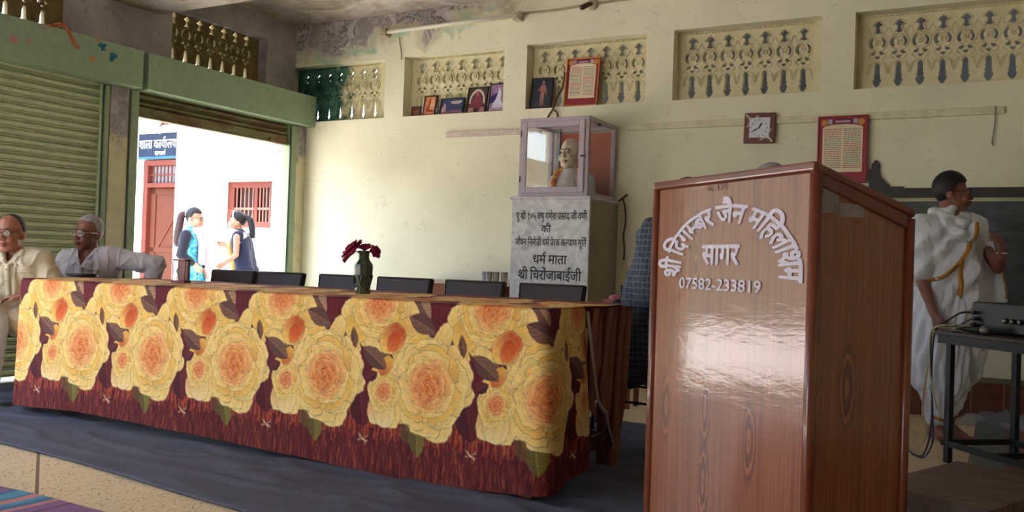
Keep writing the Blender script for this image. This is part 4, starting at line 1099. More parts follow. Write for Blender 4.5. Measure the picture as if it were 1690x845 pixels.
# ------------------------------------------------------------------ padded chairs behind the table
m_rex = NT('brown_rexine'); n_ = m_rex.noise(m_rex.coords(), 70, 3); m_rex.base(m_rex.ramp(n_, [(.3, srgb(46, 30, 30)), (.7, srgb(58, 40, 38))])); m_rex.set(Roughness=.45, Specular_IOR_Level=.3); m_rex.bump(n_, .12, .004); m_rex = m_rex.m
m_tube = mat('black_tube', srgb(34, 33, 36), .35, .3)
def padded_chair(label, x, y, ztop=.865):
    t = thing('padded_chair', label, 'chair', (x, y, 0), 'brown padded chairs behind the long table')
    f = MB(); f.box(x-.205, x+.205, y-.40, y-.03, .42, .475); obj('seat', f, m_rex, t, bevel=.02, seg=3)
    A = Matrix.Translation((x, y-.01, .52)) @ Matrix.Rotation(math.radians(-9), 4, 'X')
    f = MB(); w0, w1, h = .195, .213, ztop-.52
    f.add([(-w0, -.02, 0), (w0, -.02, 0), (w0, .02, 0), (-w0, .02, 0), (-w1, -.02, h), (w1, -.02, h), (w1, .02, h), (-w1, .02, h)], [(3, 2, 1, 0), (4, 5, 6, 7), (0, 1, 5, 4), (1, 2, 6, 5), (2, 3, 7, 6), (3, 0, 4, 7)], A)
    b = obj('backrest', f, m_rex, t, bevel=.012, seg=3)
    f = MB(); e = .012
    f.tube([A @ Vector(p) for p in ((-w0+e, -.022, e), (-w1+e, -.022, h-e), (w1-e, -.022, h-e), (w0-e, -.022, e), (-w0+e, -.022, e))], .004, 6); obj('piping', f, m_rex, b)
    for sx_ in (-1, 1):
        f = MB(); f.tube([(x+sx_*.19, y-.37, .42), (x+sx_*.19, y-.39, 0)], .011, 8); obj('leg', f, m_tube, t, smooth=True)
        f = MB(); f.tube(smoothpts([(x+sx_*.19, y+.06, 0), (x+sx_*.19, y-.02, .44), (x+sx_*.185, y+.0, .56), (x+sx_*.185, y+.03, .70)], 4), .011, 8); obj('leg', f, m_tube, t, smooth=True)
    f = MB()
    for p in (((x-.19, y-.38, .20), (x+.19, y-.38, .20)), ((x-.19, y+.02, .24), (x+.19, y+.02, .24)), ((x-.19, y-.38, .20), (x-.19, y+.02, .24)), ((x+.19, y-.38, .20), (x+.19, y+.02, .24))): f.tube(p, .008, 6)
    obj('stretcher', f, m_tube, t, smooth=True)
    return t
ch = padded_chair('brown padded chair nearest the doorway, girl in blue skirt beyond it', -4.83, 4.66)
for x, y, lb in ((-4.385, 4.66, 'brown padded chair in front of the doorway jamb, girl in navy beyond it'),
                 (-3.845, 4.68, 'brown padded chair between the doorway jamb and the green vase'),
                 (-3.345, 4.66, 'brown padded chair between the green vase and the steel tumblers'),
                 (-2.825, 4.66, 'brown padded chair in front of the steel tumblers'),
                 (-2.295, 4.64, 'brown padded chair covering the foot of the pedestal lettering'),
                 (-1.91, 5.26, 'brown padded chair half hidden by the checked shawl')):
    c = dup(ch, (x, y, 0), lb)
# draped stool by the pedestal
t = thing('draped_stool', 'low stool draped in pink patterned cloth beside the marble pedestal', 'stool', (-2.36, 5.95, 0))
f = MB(); f.box(-2.46, -2.26, 5.85, 6.05, .70, .73)
obj('stool_top', f, m_twood, t)
for sx_ in (-.085, .085):
    for sy_ in (-.085, .085):
        f = MB(); f.box(-2.36+sx_-.015, -2.36+sx_+.015, 5.95+sy_-.015, 5.95+sy_+.015, 0, .70); obj('leg', f, m_twood, t)
tl = NT('pink_lace'); vo = tl.new('ShaderNodeTexVoronoi'); vo.inputs['Scale'].default_value = 45; tl.link(tl.coords(), vo.inputs['Vector'])
tl.base(tl.ramp(vo.outputs['Distance'], [(.2, srgb(120, 60, 66)), (.5, srgb(176, 108, 112))])); tl.set(Roughness=.9)
f = MB(); f.grid(lambda u, v: (-2.36+(.118+.012*math.sin(u*2*PI*7)*v)*max(-1, min(1, 1.35*math.cos(2*PI*u))), 5.95+(.118+.012*math.sin(u*2*PI*7)*v)*max(-1, min(1, 1.35*math.sin(2*PI*u))), .745+.05*(1-v)*0-.26*v), 64, 12, wrap=True)
f.box(-2.475, -2.245, 5.835, 6.065, .738, .746); f.ell((-2.40, 5.93, .755), (.06, .05, .03)); f.ell((-2.31, 5.97, .752), (.05, .05, .025))
obj('drape', f, tl.m, t, smooth=True)
# side table with tumblers against the wall
t = thing('side_table', 'red-brown side table against the bright wall, behind the chairs', 'table', (-4.15, 6.78, 0))
m_rtab = mat('red_brown_table', srgb(136, 78, 50), .45, var=.15)
f = MB(); f.box(-4.74, -3.60, 6.52, 7.045, .785, .81); obj('tabletop', f, mat('worn_tabletop', srgb(196, 176, 158), .4), t, bevel=.003)
f = MB(); f.box(-4.70, -3.64, 6.55, 7.02, .66, .785); obj('apron', f, m_rtab, t)
for x in (-4.67, -3.67):
    for y in (6.58, 6.98):
        f = MB(); f.box(x-.025, x+.025, y-.025, y+.025, 0, .66); obj('leg', f, m_rtab, t)
m_steel = mat('tumbler_steel', srgb(190, 192, 196), .18, 1.0, var=.05)
for x, y, lb in ((-3.955, 6.74, 'steel tumbler farthest from the pedestal on the side table'), (-3.895, 6.70, 'second steel tumbler in the row on the side table'), (-3.835, 6.72, 'third steel tumbler in the row on the side table'), (-3.765, 6.74, 'steel tumbler next to the pedestal, last of the row')):
    f = MB(); f.lathe([(.026, 0), (.027, .004), (.031, .088), (.032, .09), (.0295, .089), (.025, .006), (.001, .005)], 18, (x, y, .811))
    props(obj('steel_tumbler', f, m_steel, base=(x, y, .811), smooth=True), lb, 'tumbler', 'steel tumblers on the side table')

# ------------------------------------------------------------------ on the long table
TZ = CZ+.006
# vase with two magenta roses
vx, vy = -2.825, 3.61
t = thing('vase', 'green faceted vase holding dark pink roses on the long table', 'vase', (vx, vy, TZ))
f = MB(); f.lathe([(.034, 0), (.040, .004), (.040, .018), (.034, .030), (.038, .042), (.044, .09), (.047, .135), (.045, .148), (.030, .168), (.026, .180), (.027, .205), (.032, .215), (.028, .215), (.022, .203), (.022, .18), (.001, .175)], 10, (vx, vy, TZ))
tv = NT('green_glaze'); nn = tv.noise(tv.coords(), 18, 4); tv.base(tv.ramp(nn, [(.35, srgb(46, 58, 46)), (.65, srgb(78, 92, 70))])); tv.set(Roughness=.18, Specular_IOR_Level=.6)
vb = obj('body', f, tv.m, t, bevel=.002)
f = MB()
for k in range(5):
    a = 2*PI*k/5
    for s_ in (-1, 1): f.tube(smoothpts([(vx+.044*math.cos(a), vy+.044*math.sin(a), TZ+.05), (vx+.047*math.cos(a+s_*.14), vy+.047*math.sin(a+s_*.14), TZ+.075), (vx+.047*math.cos(a+s_*.32), vy+.047*math.sin(a+s_*.32), TZ+.092)], 3), .004, 6)
obj('embossed_leaf', f, tv.m, vb, smooth=True)
m_pet = mat('magenta_petal', srgb(158, 32, 82), .55, var=.3, scale=40)
m_stem = mat('green_stem', srgb(60, 82, 44), .6)
def rose3d(name, label, c, R, tilt, seed, layers=((4, .35), (6, .6), (8, .85), (9, 1.0))):
    t = thing(name, label, 'flower', c, 'roses in the green vase')
    q = random.Random(seed); f = MB()
    A = Matrix.Translation(c) @ Euler(tilt).to_matrix().to_4x4()
    for li, (n, rr) in enumerate(layers):
        for k in range(n):
            a = 2*PI*k/n+li*.7+q.uniform(-.2, .2); op = .25+.32*li+q.uniform(-.1, .1); s_ = R*(.55+.12*li)*q.uniform(.9, 1.15)
            B = A @ Matrix.Rotation(a, 4, 'Z') @ Matrix.Rotation(op, 4, 'Y')
            def pf(u, v, s_=s_, B=B):
                w_ = math.sin(PI*min(1, v*.78+.12))*.62; x = (u-.5)*2*w_*s_
                cup = .28*s_*(1-(2*u-1)**2)
                return B @ Vector((cup*.8+.10*s_*v*v*3*(.3+.2*li), x, v*s_*1.1+.03*s_*math.sin(u*9)))
            g_ = MB(); g_.grid(lambda u, v: tuple(pf(u, v)), 6, 6); f.add(g_.v, g_.f)
    obj('petals', f, m_pet, t, smooth=True, solid=.0016)
    f = MB(); b = Vector((vx, vy, TZ+.12)); f.tube(smoothpts([b, Vector((vx, vy, TZ+.20))*.6+Vector(c)*.4-Vector((0, 0, .005)), Vector(c)], 5), .003, 6); obj('stem', f, m_stem, t)
    return t
rose3d('rose_flower', 'biggest dark pink rose, leaning over the rim of the green vase', (vx-.050, vy-.03, TZ+.210), .062, (0.5, -.75, 0), 2, ((5, .3), (7, .5), (9, .8), (10, 1.0)))
rose3d('rose_flower', 'dark pink rose standing upright in the green vase', (vx+.004, vy+.0, TZ+.222), .042, (0.25, .1, 0), 4, ((4, .3), (6, .6), (7, .9)))
rose3d('rose_flower', 'small dark pink rose drooping sideways out of the green vase', (vx+.068, vy-.012, TZ+.210), .040, (.2, 1.25, 0), 7, ((4, .3), (6, .6), (6, .9)))
# red keepsake box with a glass front
kx, ky = -4.205, 3.68
t = thing('keepsake_box', 'small dark red glass-fronted keepsake stand on the long table', 'keepsake', (kx, ky, TZ))
K = Matrix.Translation((kx, ky, TZ)) @ Matrix.Rotation(math.radians(18), 4, 'Z')
m_mar = mat('maroon_lacquer', srgb(122, 24, 40), .25)
f = MB(); f.box(-.044, .044, -.034, .034, 0, .014, K); f.box(-.040, .040, -.030, .030, .128, .138, K)
for x in (-.040, .034):
    for y in (-.030, .024): f.box(x, x+.006, y, y+.006, .014, .128, K)
f.box(-.034, .034, .022, .026, .014, .128, K); f.box(.002, .034, -.028, -.022, .014, .128, K)
obj('case', f, m_mar, t, bevel=.0015)
f = MB(); f.lathe([(.015, 0), (.012, .01), (.006, .03), (.013, .05), (.014, .06), (.006, .075), (.003, .095)], 12, M=K @ Matrix.Translation((-.016, -.004, .014))); obj('figurine', f, mat('grey_figurine', srgb(128, 120, 112), .4), t, smooth=True)
f = MB(); f.box(.010, .020, -.0295, -.028, .03, .115, K); obj('pillar_strip', f, mat('brown_strip', srgb(120, 92, 80), .4), t)
f = MB(); f.add([K @ Vector(p) for p in ((-.034, -.029, .014), (.0, -.029, .014), (.0, -.029, .128), (-.034, -.029, .128))], [(0, 1, 2, 3)]); obj('glass_front', f, m_pane, t)
# dark tray
f = MB(); f.lathe([(.09, 0), (.118, .004), (.128, .016), (.131, .018), (.124, .010), (.09, .005), (.001, .005)], 28, (-5.255-.0+.35, 3.76, TZ))
BX = Matrix.Translation((0, 0, 0))
f.v = [(-5.20+(x+4.905)*.75-.0, 3.76+(y-3.76)*.75, z) for x, y, z in f.v]
props(obj('round_tray', f, mat('dark_tray', srgb(70, 66, 68), .3, .5), base=(-5.17+.0, 3.76, TZ), smooth=True), 'dark metal tray lying in front of the grey-haired man on the long table', 'tray')

# ------------------------------------------------------------------ lectern
def wood():
    t = NT('teak_laminate'); v = t.coords(world=True)
    g = t.noise(t.coords(scale=(1, 1, .045), world=True), 26, 5, .6, .35); fine = t.noise(t.coords(scale=(1, 1, .02), world=True), 120, 3)
    c = t.ramp(g, [(.28, srgb(100, 50, 30)), (.42, srgb(132, 72, 44)), (.55, srgb(148, 84, 52)), (.70, srgb(112, 58, 36))])
    c = t.mix(.35, c, t.ramp(fine, [(.35, srgb(92, 46, 28)), (.65, srgb(156, 96, 62))]))
    for kx_, ky_, kz in ((-.795, 2.32, .60), (-.655, 2.21, .62), (-.515, 2.10, .57), (-.655, 2.21, .44), (-.29, 2.06, .72), (-.70, 2.25, 1.02)):
        s1 = t.new('ShaderNodeVectorMath', operation='SUBTRACT'); t.link(v, s1.inputs[0]); s1.inputs[1].default_value = (kx_, ky_, kz)
        s2 = t.new('ShaderNodeVectorMath', operation='MULTIPLY'); t.link(s1.outputs[0], s2.inputs[0]); s2.inputs[1].default_value = (34, 34, 9)
        ln_ = t.new('ShaderNodeVectorMath', operation='LENGTH'); t.link(s2.outputs[0], ln_.inputs[0])
        rg = t.math('SINE', t.math('MULTIPLY', t.math('ADD', ln_.outputs['Value'], t.math('MULTIPLY', fine, .5)), 16))
        mk = t.ramp(ln_.outputs['Value'], [(.72, (1, 1, 1)), (1.0, (0, 0, 0))])
        ct_ = t.ramp(rg, [(.1, srgb(92, 46, 28)), (.8, srgb(160, 96, 58))])
        c = t.mix(t.math('MULTIPLY', mk, .75), c, ct_)
    t.base(c); t.set(Roughness=.34, Specular_IOR_Level=.35, Coat_Weight=1.0, Coat_Roughness=.07)
    w1 = t.noise(t.coords(scale=(1, 1, 3.2), world=True), 9, 5, .6, .3); w2 = t.noise(t.coords(scale=(1, 1, 5), world=True), 55, 2)
    b = t.new('ShaderNodeBump'); b.inputs['Strength'].default_value = .07; b.inputs['Distance'].default_value = .008
    t.link(t.math('ADD', w1, t.math('MULTIPLY', w2, .05)), b.inputs['Height']); t.link(b.outputs[0], t.p.inputs['Coat Normal']); t.link(b.outputs[0], t.p.inputs['Normal'])
    return t.m
m_lam = wood()
m_mould = mat('dark_red_moulding', srgb(112, 52, 34), .28, var=.2, scale=10, coat=.5)
PO = Vector((-.857, 2.373, 0)); PU = Vector((.7813, -.6241, 0)); PN = Vector((.6241, .7813, 0))
PMX = Matrix(((PU.x, PN.x, 0, PO.x), (PU.y, PN.y, 0, PO.y), (0, 0, 1, 0), (0, 0, 0, 1)))   # local: x along the front, y back, z up
PW, PD, PH, PB = .636, .276, 1.204, 1.114
t = thing('lectern', 'tall varnished wooden lectern painted with a white arched inscription', 'lectern', (-.52, 2.28, 0))
def sidep(x0, x1, inset=0):
    f = MB(); f.add([(x0, .006, .02), (x1, .006, .02), (x1, PD, .02), (x0, PD, .02), (x0, .006, PH-.008), (x1, .006, PH-.008), (x1, PD, PB-.004), (x0, PD, PB-.004)], [(3, 2, 1, 0), (4, 5, 6, 7), (0, 1, 5, 4), (1, 2, 6, 5), (2, 3, 7, 6), (3, 0, 4, 7)], PMX); return f
f = MB(); f.box(.008, PW-.008, .004, .02, .02, PH-.012, PMX); fp = obj('front_panel', f, m_lam, t)
obj('side_panel', sidep(.006, .022), m_lam, t); sp = obj('side_panel', sidep(PW-.022, PW-.006), m_lam, t)
f = MB(); f.add([(-.004, -.006, PH-.022), (PW+.004, -.006, PH-.022), (PW+.004, PD+.006, PB-.018), (-.004, PD+.006, PB-.018), (-.004, -.006, PH), (PW+.004, -.006, PH), (PW+.004, PD+.006, PB+.002), (-.004, PD+.006, PB+.002)], [(3, 2, 1, 0), (4, 5, 6, 7), (0, 1, 5, 4), (1, 2, 6, 5), (2, 3, 7, 6), (3, 0, 4, 7)], PMX)
obj('top_board', f, m_mould, t, bevel=.006, seg=3)
for x in (.004, PW-.004):
    f = MB(); f.tube([PMX @ Vector((x, .006, 0)), PMX @ Vector((x, .006, PH-.02))], .013, 12); obj('corner_bead', f, m_mould, t, smooth=True)
for x in (.004, PW-.002):
    f = MB(); f.tube([PMX @ Vector((x, PD-.004, 0)), PMX @ Vector((x, PD-.004, PB-.02))], .010, 10); obj('corner_bead', f, m_mould, t, smooth=True)
f = MB(); f.add([(PW-.008, .01, PH-.05), (PW+.0, .01, PH-.05), (PW+.0, PD, PB-.046), (PW-.008, PD, PB-.046), (PW-.008, .01, PH-.02), (PW+.0, .01, PH-.02), (PW+.0, PD, PB-.016), (PW-.008, PD, PB-.016)], [(3, 2, 1, 0), (4, 5, 6, 7), (0, 1, 5, 4), (1, 2, 6, 5), (2, 3, 7, 6), (3, 0, 4, 7)], PMX); obj('side_rail', f, m_mould, t, bevel=.003)
f = MB(); f.box(.0, PW, -.002, .012, .0, .06, PMX); obj('plinth_rail', f, m_mould, t)
# the painted inscription on the front
m_lett = mat('white_sign_paint', srgb(206, 198, 214), .45, var=.06, scale=60)
f = MB()
def arch(text, th0, th1, wt):
    V, F, adv = layout(text, wt); out = []
    for a, b, d_ in V:
        th = th0+(th1-th0)*a/adv; q = b/.62
        ru = .198+(.272-.198)*q; rv = .120+(.163-.120)*q; 
        out.append(PMX @ Vector((.330+ru*math.cos(th), .0028-d_, .962+rv*math.sin(th))))
    return out, F
f.add(*arch('\u0936/\u0940 \u093f\u0926\u0917\u092e~\u092c\u0930 \u091c\u0948\u0928 \u092e\u093f\u0939\u0932\u093e\u0936/\u092e', math.radians(187), math.radians(-6), .034))
def flatp(text, u0, u1, z, hs, wt):
    V, F, adv = layout(text, wt); k = (u1-u0)/adv
    f.add([PMX @ Vector((u0+a*k, .0028-d, z+b*hs)) for a, b, d in V], F)
flatp('\u0938\u093e\u0917\u0930', .229, .379, .980, .075, .034)
flatp('07582-233819', .129, .466, .9165, .040, .024)
obj('lettering', f, m_lett, fp)
f = MB(); V_, F_, adv_ = layout('\u0915 328', .0); f.add([PMX @ Vector((.24+a*.035, .0033, 1.163+b*.022)) for a, b, d in V_], F_); obj('small_mark', f, mat('brown_mark', srgb(104, 52, 30), .4), fp)
f = MB(); f.box(PW-.006, PW-.0052, .012, .07, 1.095, 1.15, PMX); f.box(PW-.006, PW-.0054, .072, .14, 1.09, 1.118, PMX); obj('torn_sticker', f, mat('torn_paper', srgb(150, 146, 150), .7, var=.25, scale=30), sp, label='torn pale paper sticker')

# ------------------------------------------------------------------ low platform and sound desk on the right
DM = Matrix.Translation((-.03, 3.65, 0)) @ Matrix.Rotation(math.atan2(.37, -.93)-PI, 4, 'Z')    # local -x runs left, y back
m_plank = NT('worn_planks'); pn = m_plank.noise(m_plank.coords(scale=(1, 6, 1), rot=(0, 0, .38), world=True), 5, 6, .65); m_plank.base(m_plank.ramp(pn, [(.3, srgb(72, 54, 48)), (.7, srgb(128, 104, 92))])); m_plank.set(Roughness=.5); m_plank.bump(pn, .3, .008); m_plank = m_plank.m
t = thing('low_platform', 'low worn plank platform on the floor before the sound desk', 'platform', tuple(DM @ Vector((-.24, .4, 0))))
for k in range(4):
    f = MB(); f.box(-.47, .0, k*.197, k*.197+.192, .115, .15, DM); obj('plank', f, m_plank, t, bevel=.004)
f = MB(); f.box(-.46, -.012, .012, .04, .05, .115, DM); f.box(-.03, -.006, .012, .77, .05, .115, DM); f.box(-.46, -.012, .74, .77, .05, .115, DM); obj('frame_rail', f, m_plank, t)
for x, y in ((-.45, .02), (-.06, .02), (-.45, .71), (-.06, .71)):
    f = MB(); f.box(x, x+.05, y, y+.05, 0, .115, DM); obj('foot', f, m_plank, t)
KM = Matrix.Translation((-.335, 5.36, 0)) @ Matrix.Rotation(math.atan2(-.757, .653), 4, 'Z')    # desk: x along its front, y back
m_dtop = mat('desk_laminate', srgb(58, 42, 36), .5, var=.2, scale=14); m_dfr = mat('black_angle_iron', srgb(26, 26, 27), .5, .2)
t = thing('sound_desk', 'small dark desk on black iron legs carrying the amplifier', 'desk', tuple(KM @ Vector((.5, .25, 0))))
f = MB(); f.box(0, 1.0, 0, .46, .672, .69, KM); obj('desktop', f, m_dtop, t, bevel=.003)
f = MB(); f.box(.015, .985, .012, .03, .625, .672, KM); f.box(.015, .985, .43, .448, .625, .672, KM); f.box(.015, .033, .03, .43, .625, .672, KM); f.box(.967, .985, .03, .43, .625, .672, KM); obj('apron', f, m_dfr, t)
for x in (.075, .91):
    for y in (.015, .42):
        f = MB(); f.box(x, x+.036, y, y+.028, 0, .672, KM); obj('leg', f, m_dfr, t)
f = MB(); f.box(.05, .966, .018, .040, .085, .115, KM); f.box(.05, .966, .423, .445, .085, .115, KM); f.box(.05, .072, .04, .43, .085, .115, KM); f.box(.40, .422, .04, .43, .085, .115, KM); obj('foot_rail', f, m_dfr, t)
# amplifier
t = thing('amplifier', 'black amplifier on the small desk, cables in its near end', 'amplifier', tuple(KM @ Vector((.40, .27, .69))))
m_amp = mat('black_amp', srgb(22, 22, 24), .5, .0)
a0 = KM
f = MB(); f.box(.115, .60, .14, .40, .702, .852, a0); obj('case', f, m_amp, t, bevel=.004)
f = MB(); f.box(.120, .595, .132, .14, .706, .848, a0); fa = obj('front_plate', f, mat('amp_plate', srgb(16, 17, 19), .45, .0), t, bevel=.002)
m_knob = mat('knob_grey', srgb(120, 118, 112), .3, .6)
for i in range(5):
    f = MB(); f.lathe([(.014, 0), (.013, .016), (.004, .018)], 12, M=a0 @ Matrix.Translation((.36+i*.05, .132, .765)) @ Matrix.Rotation(PI/2, 4, 'X')); obj('knob', f, m_knob, fa, smooth=True)
for i, z in enumerate((.732, .765, .797)):
    f = MB(); f.lathe([(.010, 0), (.010, .022), (.005, .03)], 10, M=a0 @ Matrix.Translation((.145+.012*(i % 2), .132, z)) @ Matrix.Rotation(PI/2, 4, 'X')); obj('jack_plug', f, mat('jack_metal', srgb(170, 166, 158), .25, .9), fa, smooth=True)
for x in (.14, .57):
    for y in (.16, .38):
        f = MB(); f.lathe([(.012, 0), (.012, .012)], 10, M=a0 @ Matrix.Translation((x, y, .69))); obj('rubber_foot', f, m_dfr, t)
# microphone lying in front
t = thing('microphone', 'black handheld microphone lying on the desk before the amplifier', 'microphone', tuple(KM @ Vector((.26, .07, .69))))
A0, A1 = KM @ Vector((.105, .075, .709)), KM @ Vector((.285, .058, .712))
dv = (A1-A0).normalized()
f = MB(); f.tube([A0-dv*.0, A0+dv*.03, A0+dv*.16, A1], [.010, .012, .016, .020], 14); obj('handle', f, m_amp, t, smooth=True)
f = MB(); f.ell(tuple(A1+dv*.022), (.026, .026, .026)); obj('grille', f, mat('mic_mesh', srgb(128, 126, 122), .35, .7), t, smooth=True)
f = MB(); f.tube([A0-dv*.035, A0], [.009, .010], 10); obj('plug', f, mat('jack_metal', srgb(170, 166, 158), .25, .9), t, smooth=True)
# cables
def cable(label, pts, r, m_): 
    f = MB(); f.tube(smoothpts(pts, 7), r, 7); p = pts[0]
    return props(obj('cable', f, m_, base=p, smooth=True), label, 'cable', 'cables hanging off the sound desk')
k = lambda x, y, z: tuple(KM @ Vector((x, y, z)))
m_cream = mat('cream_cable', srgb(176, 166, 128), .5); m_blk = mat('black_cable', srgb(30, 30, 34), .4); m_blue = mat('navy_cable', srgb(34, 38, 84), .4)
cable('cream cable looping wide off the desk end down to the floor', [k(.07, .075, .70), k(.02, .05, .705), k(-.03, .03, .69), k(-.055, .02, .58), k(-.085, .02, .42), k(-.12, .03, .25), k(-.10, .04, .12), k(-.16, .03, .012), k(-.26, .05, .012)], .0055, m_cream)
cable('cream cable hanging close along the desk leg', [k(.145, .10, .735), k(.10, .04, .725), k(.02, .0, .712), k(-.015, -.012, .66), k(-.005, -.02, .5), k(.03, -.02, .36), k(.055, -.012, .27)], .0050, m_cream)
cable('black cable from the amplifier drooping past the leg to the floor', [k(.15, .10, .797), k(.12, .06, .79), k(.05, .03, .74), k(-.012, .015, .69), k(-.015, .0, .5), k(.012, -.014, .30), k(.015, -.02, .14), k(-.03, -.03, .012), k(-.16, -.02, .011), k(-.24, .03, .011)], .0045, m_blk)
cable('dark blue cable trailing from the desk down to the floor', [k(.16, .10, .765), k(.10, .05, .72), k(.01, .01, .715), k(-.014, -.01, .65), k(.008, -.018, .45), k(.03, -.02, .25), k(.035, -.02, .10), k(.01, -.05, .012), k(-.08, -.06, .011)], .0045, m_blue)
# crumpled plastic sheet on the floor by the dado
f = MB(); q = random.Random(5)
def pl(u, v):
    x = -.30+u*.62; y = 6.66+v*.26+.05*math.sin(u*4); e = (4*u*(1-u))**.5*(4*v*(1-v))**.5
    return (x, y, .006+e*(.055+.075*mnoise.noise(Vector((u*7, v*5, 2)))+.05*abs(mnoise.noise(Vector((u*17, v*9, 4))))))
f.grid(pl, 46, 22)
tp = NT('milky_plastic'); tp.base(srgb(190, 200, 214)); tp.set(Roughness=.25, Transmission_Weight=.45, IOR=1.3, Alpha=.5)
props(obj('plastic_sheet', f, tp.m, base=(0, 6.8, 0)), 'crumpled clear plastic sheet on the floor by the tiled dado', 'plastic sheet')
# ------------------------------------------------------------------ people
tt = NT('lens_glass'); g_ = tt.new('ShaderNodeBsdfGlossy'); g_.inputs['Roughness'].default_value = .03; tr = tt.new('ShaderNodeBsdfTransparent'); mx = tt.new('ShaderNodeMixShader'); mx.inputs[0].default_value = .03
tt.link(tr.outputs[0], mx.inputs[1]); tt.link(g_.outputs[0], mx.inputs[2]); tt.link(mx.outputs[0], tt.n['Material Output'].inputs[0]); m_lensg = tt.m
def bake(mb, voxel, smooth=4, fac=.5):
    me = bpy.data.meshes.new('tmp'); me.from_pydata(mb.v, [], mb.f); me.update()
    o = bpy.data.objects.new('tmp', me); COL.objects.link(o)
    r = o.modifiers.new('r', 'REMESH'); r.mode = 'VOXEL'; r.voxel_size = voxel
    if smooth:
        s = o.modifiers.new('s', 'SMOOTH'); s.factor = fac; s.iterations = smooth
    bpy.context.view_layer.update()
    ev = o.evaluated_get(bpy.context.evaluated_depsgraph_get()); m2 = bpy.data.meshes.new_from_object(ev)
    n = len(m2.vertices); V = np.empty(n*3); m2.vertices.foreach_get('co', V); N = np.empty(n*3); m2.vertices.foreach_get('normal', N)
    F = [tuple(p.vertices) for p in m2.polygons]
    bpy.data.objects.remove(o); bpy.data.meshes.remove(me); bpy.data.meshes.remove(m2)
    return V.reshape(-1, 3), N.reshape(-1, 3), F
def folds(V, N, amp, sc=(7, 7, 3), seed=0, ridge=True):
    out = V.copy()
    for i in range(len(V)):
        p = V[i]; n = mnoise.noise(Vector((p[0]*sc[0]+seed, p[1]*sc[1], p[2]*sc[2])))
        n2 = mnoise.noise(Vector((p[0]*sc[0]*2.3, p[1]*sc[1]*2.3+seed, p[2]*sc[2]*2.6)))
        n3 = mnoise.noise(Vector((p[0]*sc[0]*2.1+p[2]*5, p[1]*sc[1]*2.1-p[2]*4, p[2]*sc[2]*1.6+seed)))
        d = (1-abs(n)*2.4 if ridge else n)*.5+n2*.3+.75*max(0., 1-abs(n3)*5)**1.5
        out[i] = p+N[i]*amp*d
    return out
def skinm(name, c):
    t = NT(name); n = t.noise(t.coords(world=True), 22, 4)
    lo = tuple(x*.86 for x in c[:3])+(1,)
    t.base(t.ramp(n, [(.35, lo), (.65, c)])); t.set(Roughness=.5, Specular_IOR_Level=.4, Subsurface_Weight=.08, Subsurface_Scale=.01); return t.m
def fabric(name, c, var=.1, rough=.85, weave=250):
    t = NT(name); v = t.coords(world=True); n = t.noise(v, 6, 4); w_ = t.noise(v, weave, 2)
    lo = tuple(x*(1-var) for x in c[:3])+(1,)
    t.base(t.ramp(n, [(.3, lo), (.7, c)])); t.set(Roughness=rough, Specular_IOR_Level=.2, Sheen_Weight=.15); t.bump(w_, .15, .002); return t.m
def headM(c, yaw, pitch=0, roll=0, s=1.):
    return Matrix.Translation(c) @ Matrix.Rotation(math.radians(yaw), 4, 'Z') @ Matrix.Rotation(math.radians(pitch), 4, 'X') @ Matrix.Rotation(math.radians(roll), 4, 'Y') @ Matrix.Scale(s, 4)
def head_prims(f, M, fem=False, jowl=0.):
    # local: face looks along -y, x to the person's left, z up; chin at -.12, crown at +.125
    f.ell((0, .018, .030), (.074, .094, .095), M); f.ell((0, -.028, -.030), (.060, .066, .086), M)
    f.ell((0, -.052, -.092), (.034+jowl, .032, .028), M); f.ell((0, -.02, -.07), (.050+jowl, .055, .040+jowl*.5), M)
    for s in (-1, 1):
        f.ell((s*.034, -.060, -.040), (.027, .030, .030), M); f.ell((s*.026, -.080, .017), (.026, .014, .009), M)
        f.ell((s*.012, -.099, -.039), (.010, .011, .009), M)
        f.ell((s*.076, .012, -.016), (.010, .022, .032), M @ Matrix.Rotation(s*.25, 4, 'Z'))
        f.ell((s*.074, .008, -.040), (.009, .014, .012), M)
    f.cap((0, -.086, .010), (0, -.106, -.034), .0085, .0135, M)
    f.ell((0, -.090, -.066), (.024, .012, .0065), M); f.ell((0, -.088, -.078), (.020, .012, .0075), M)
    f.cap((0, .022, -.06), (0, .034, -.17), .050 if not fem else .043, .056 if not fem else .046, M)
def face_bits(par, M, skin, iris=(40, 26, 20), brow=(30, 24, 22), lip=None, lid=True, lookx=0.):
    for s in (-1, 1):
        f = MB(); f.ell((s*.029, -.0765, -.002), (.0125, .0115, .0070), M, 12, 8); e = obj('eye', f, mat('eye_white', srgb(150, 138, 130), .25, var=.02), par, smooth=True)
        f = MB(); f.ell((s*.029+lookx, -.0862, -.002), (.0056, .0030, .0056), M, 10, 6); obj('iris', f, mat('iris_%d' % iris[0], srgb(*iris), .2), e, smooth=True)
        f = MB(); f.tube([M @ Vector(p) for p in ((s*.012, -.094, .016), (s*.028, -.0945, .022), (s*.046, -.084, .016))], [.003, .0042, .002], 6); obj('eyebrow', f, mat('brow_%d' % brow[0], srgb(*brow), .8), par, smooth=True)
    if lip:
        f = MB(); f.ell((0, -.0935, -.066), (.021, .0105, .0050), M, 12, 6); f.ell((0, -.0915, -.077), (.018, .0105, .0056), M, 12, 6); obj('lips', f, mat('lip_%d' % lip[0], srgb(*lip), .4), par, smooth=True)
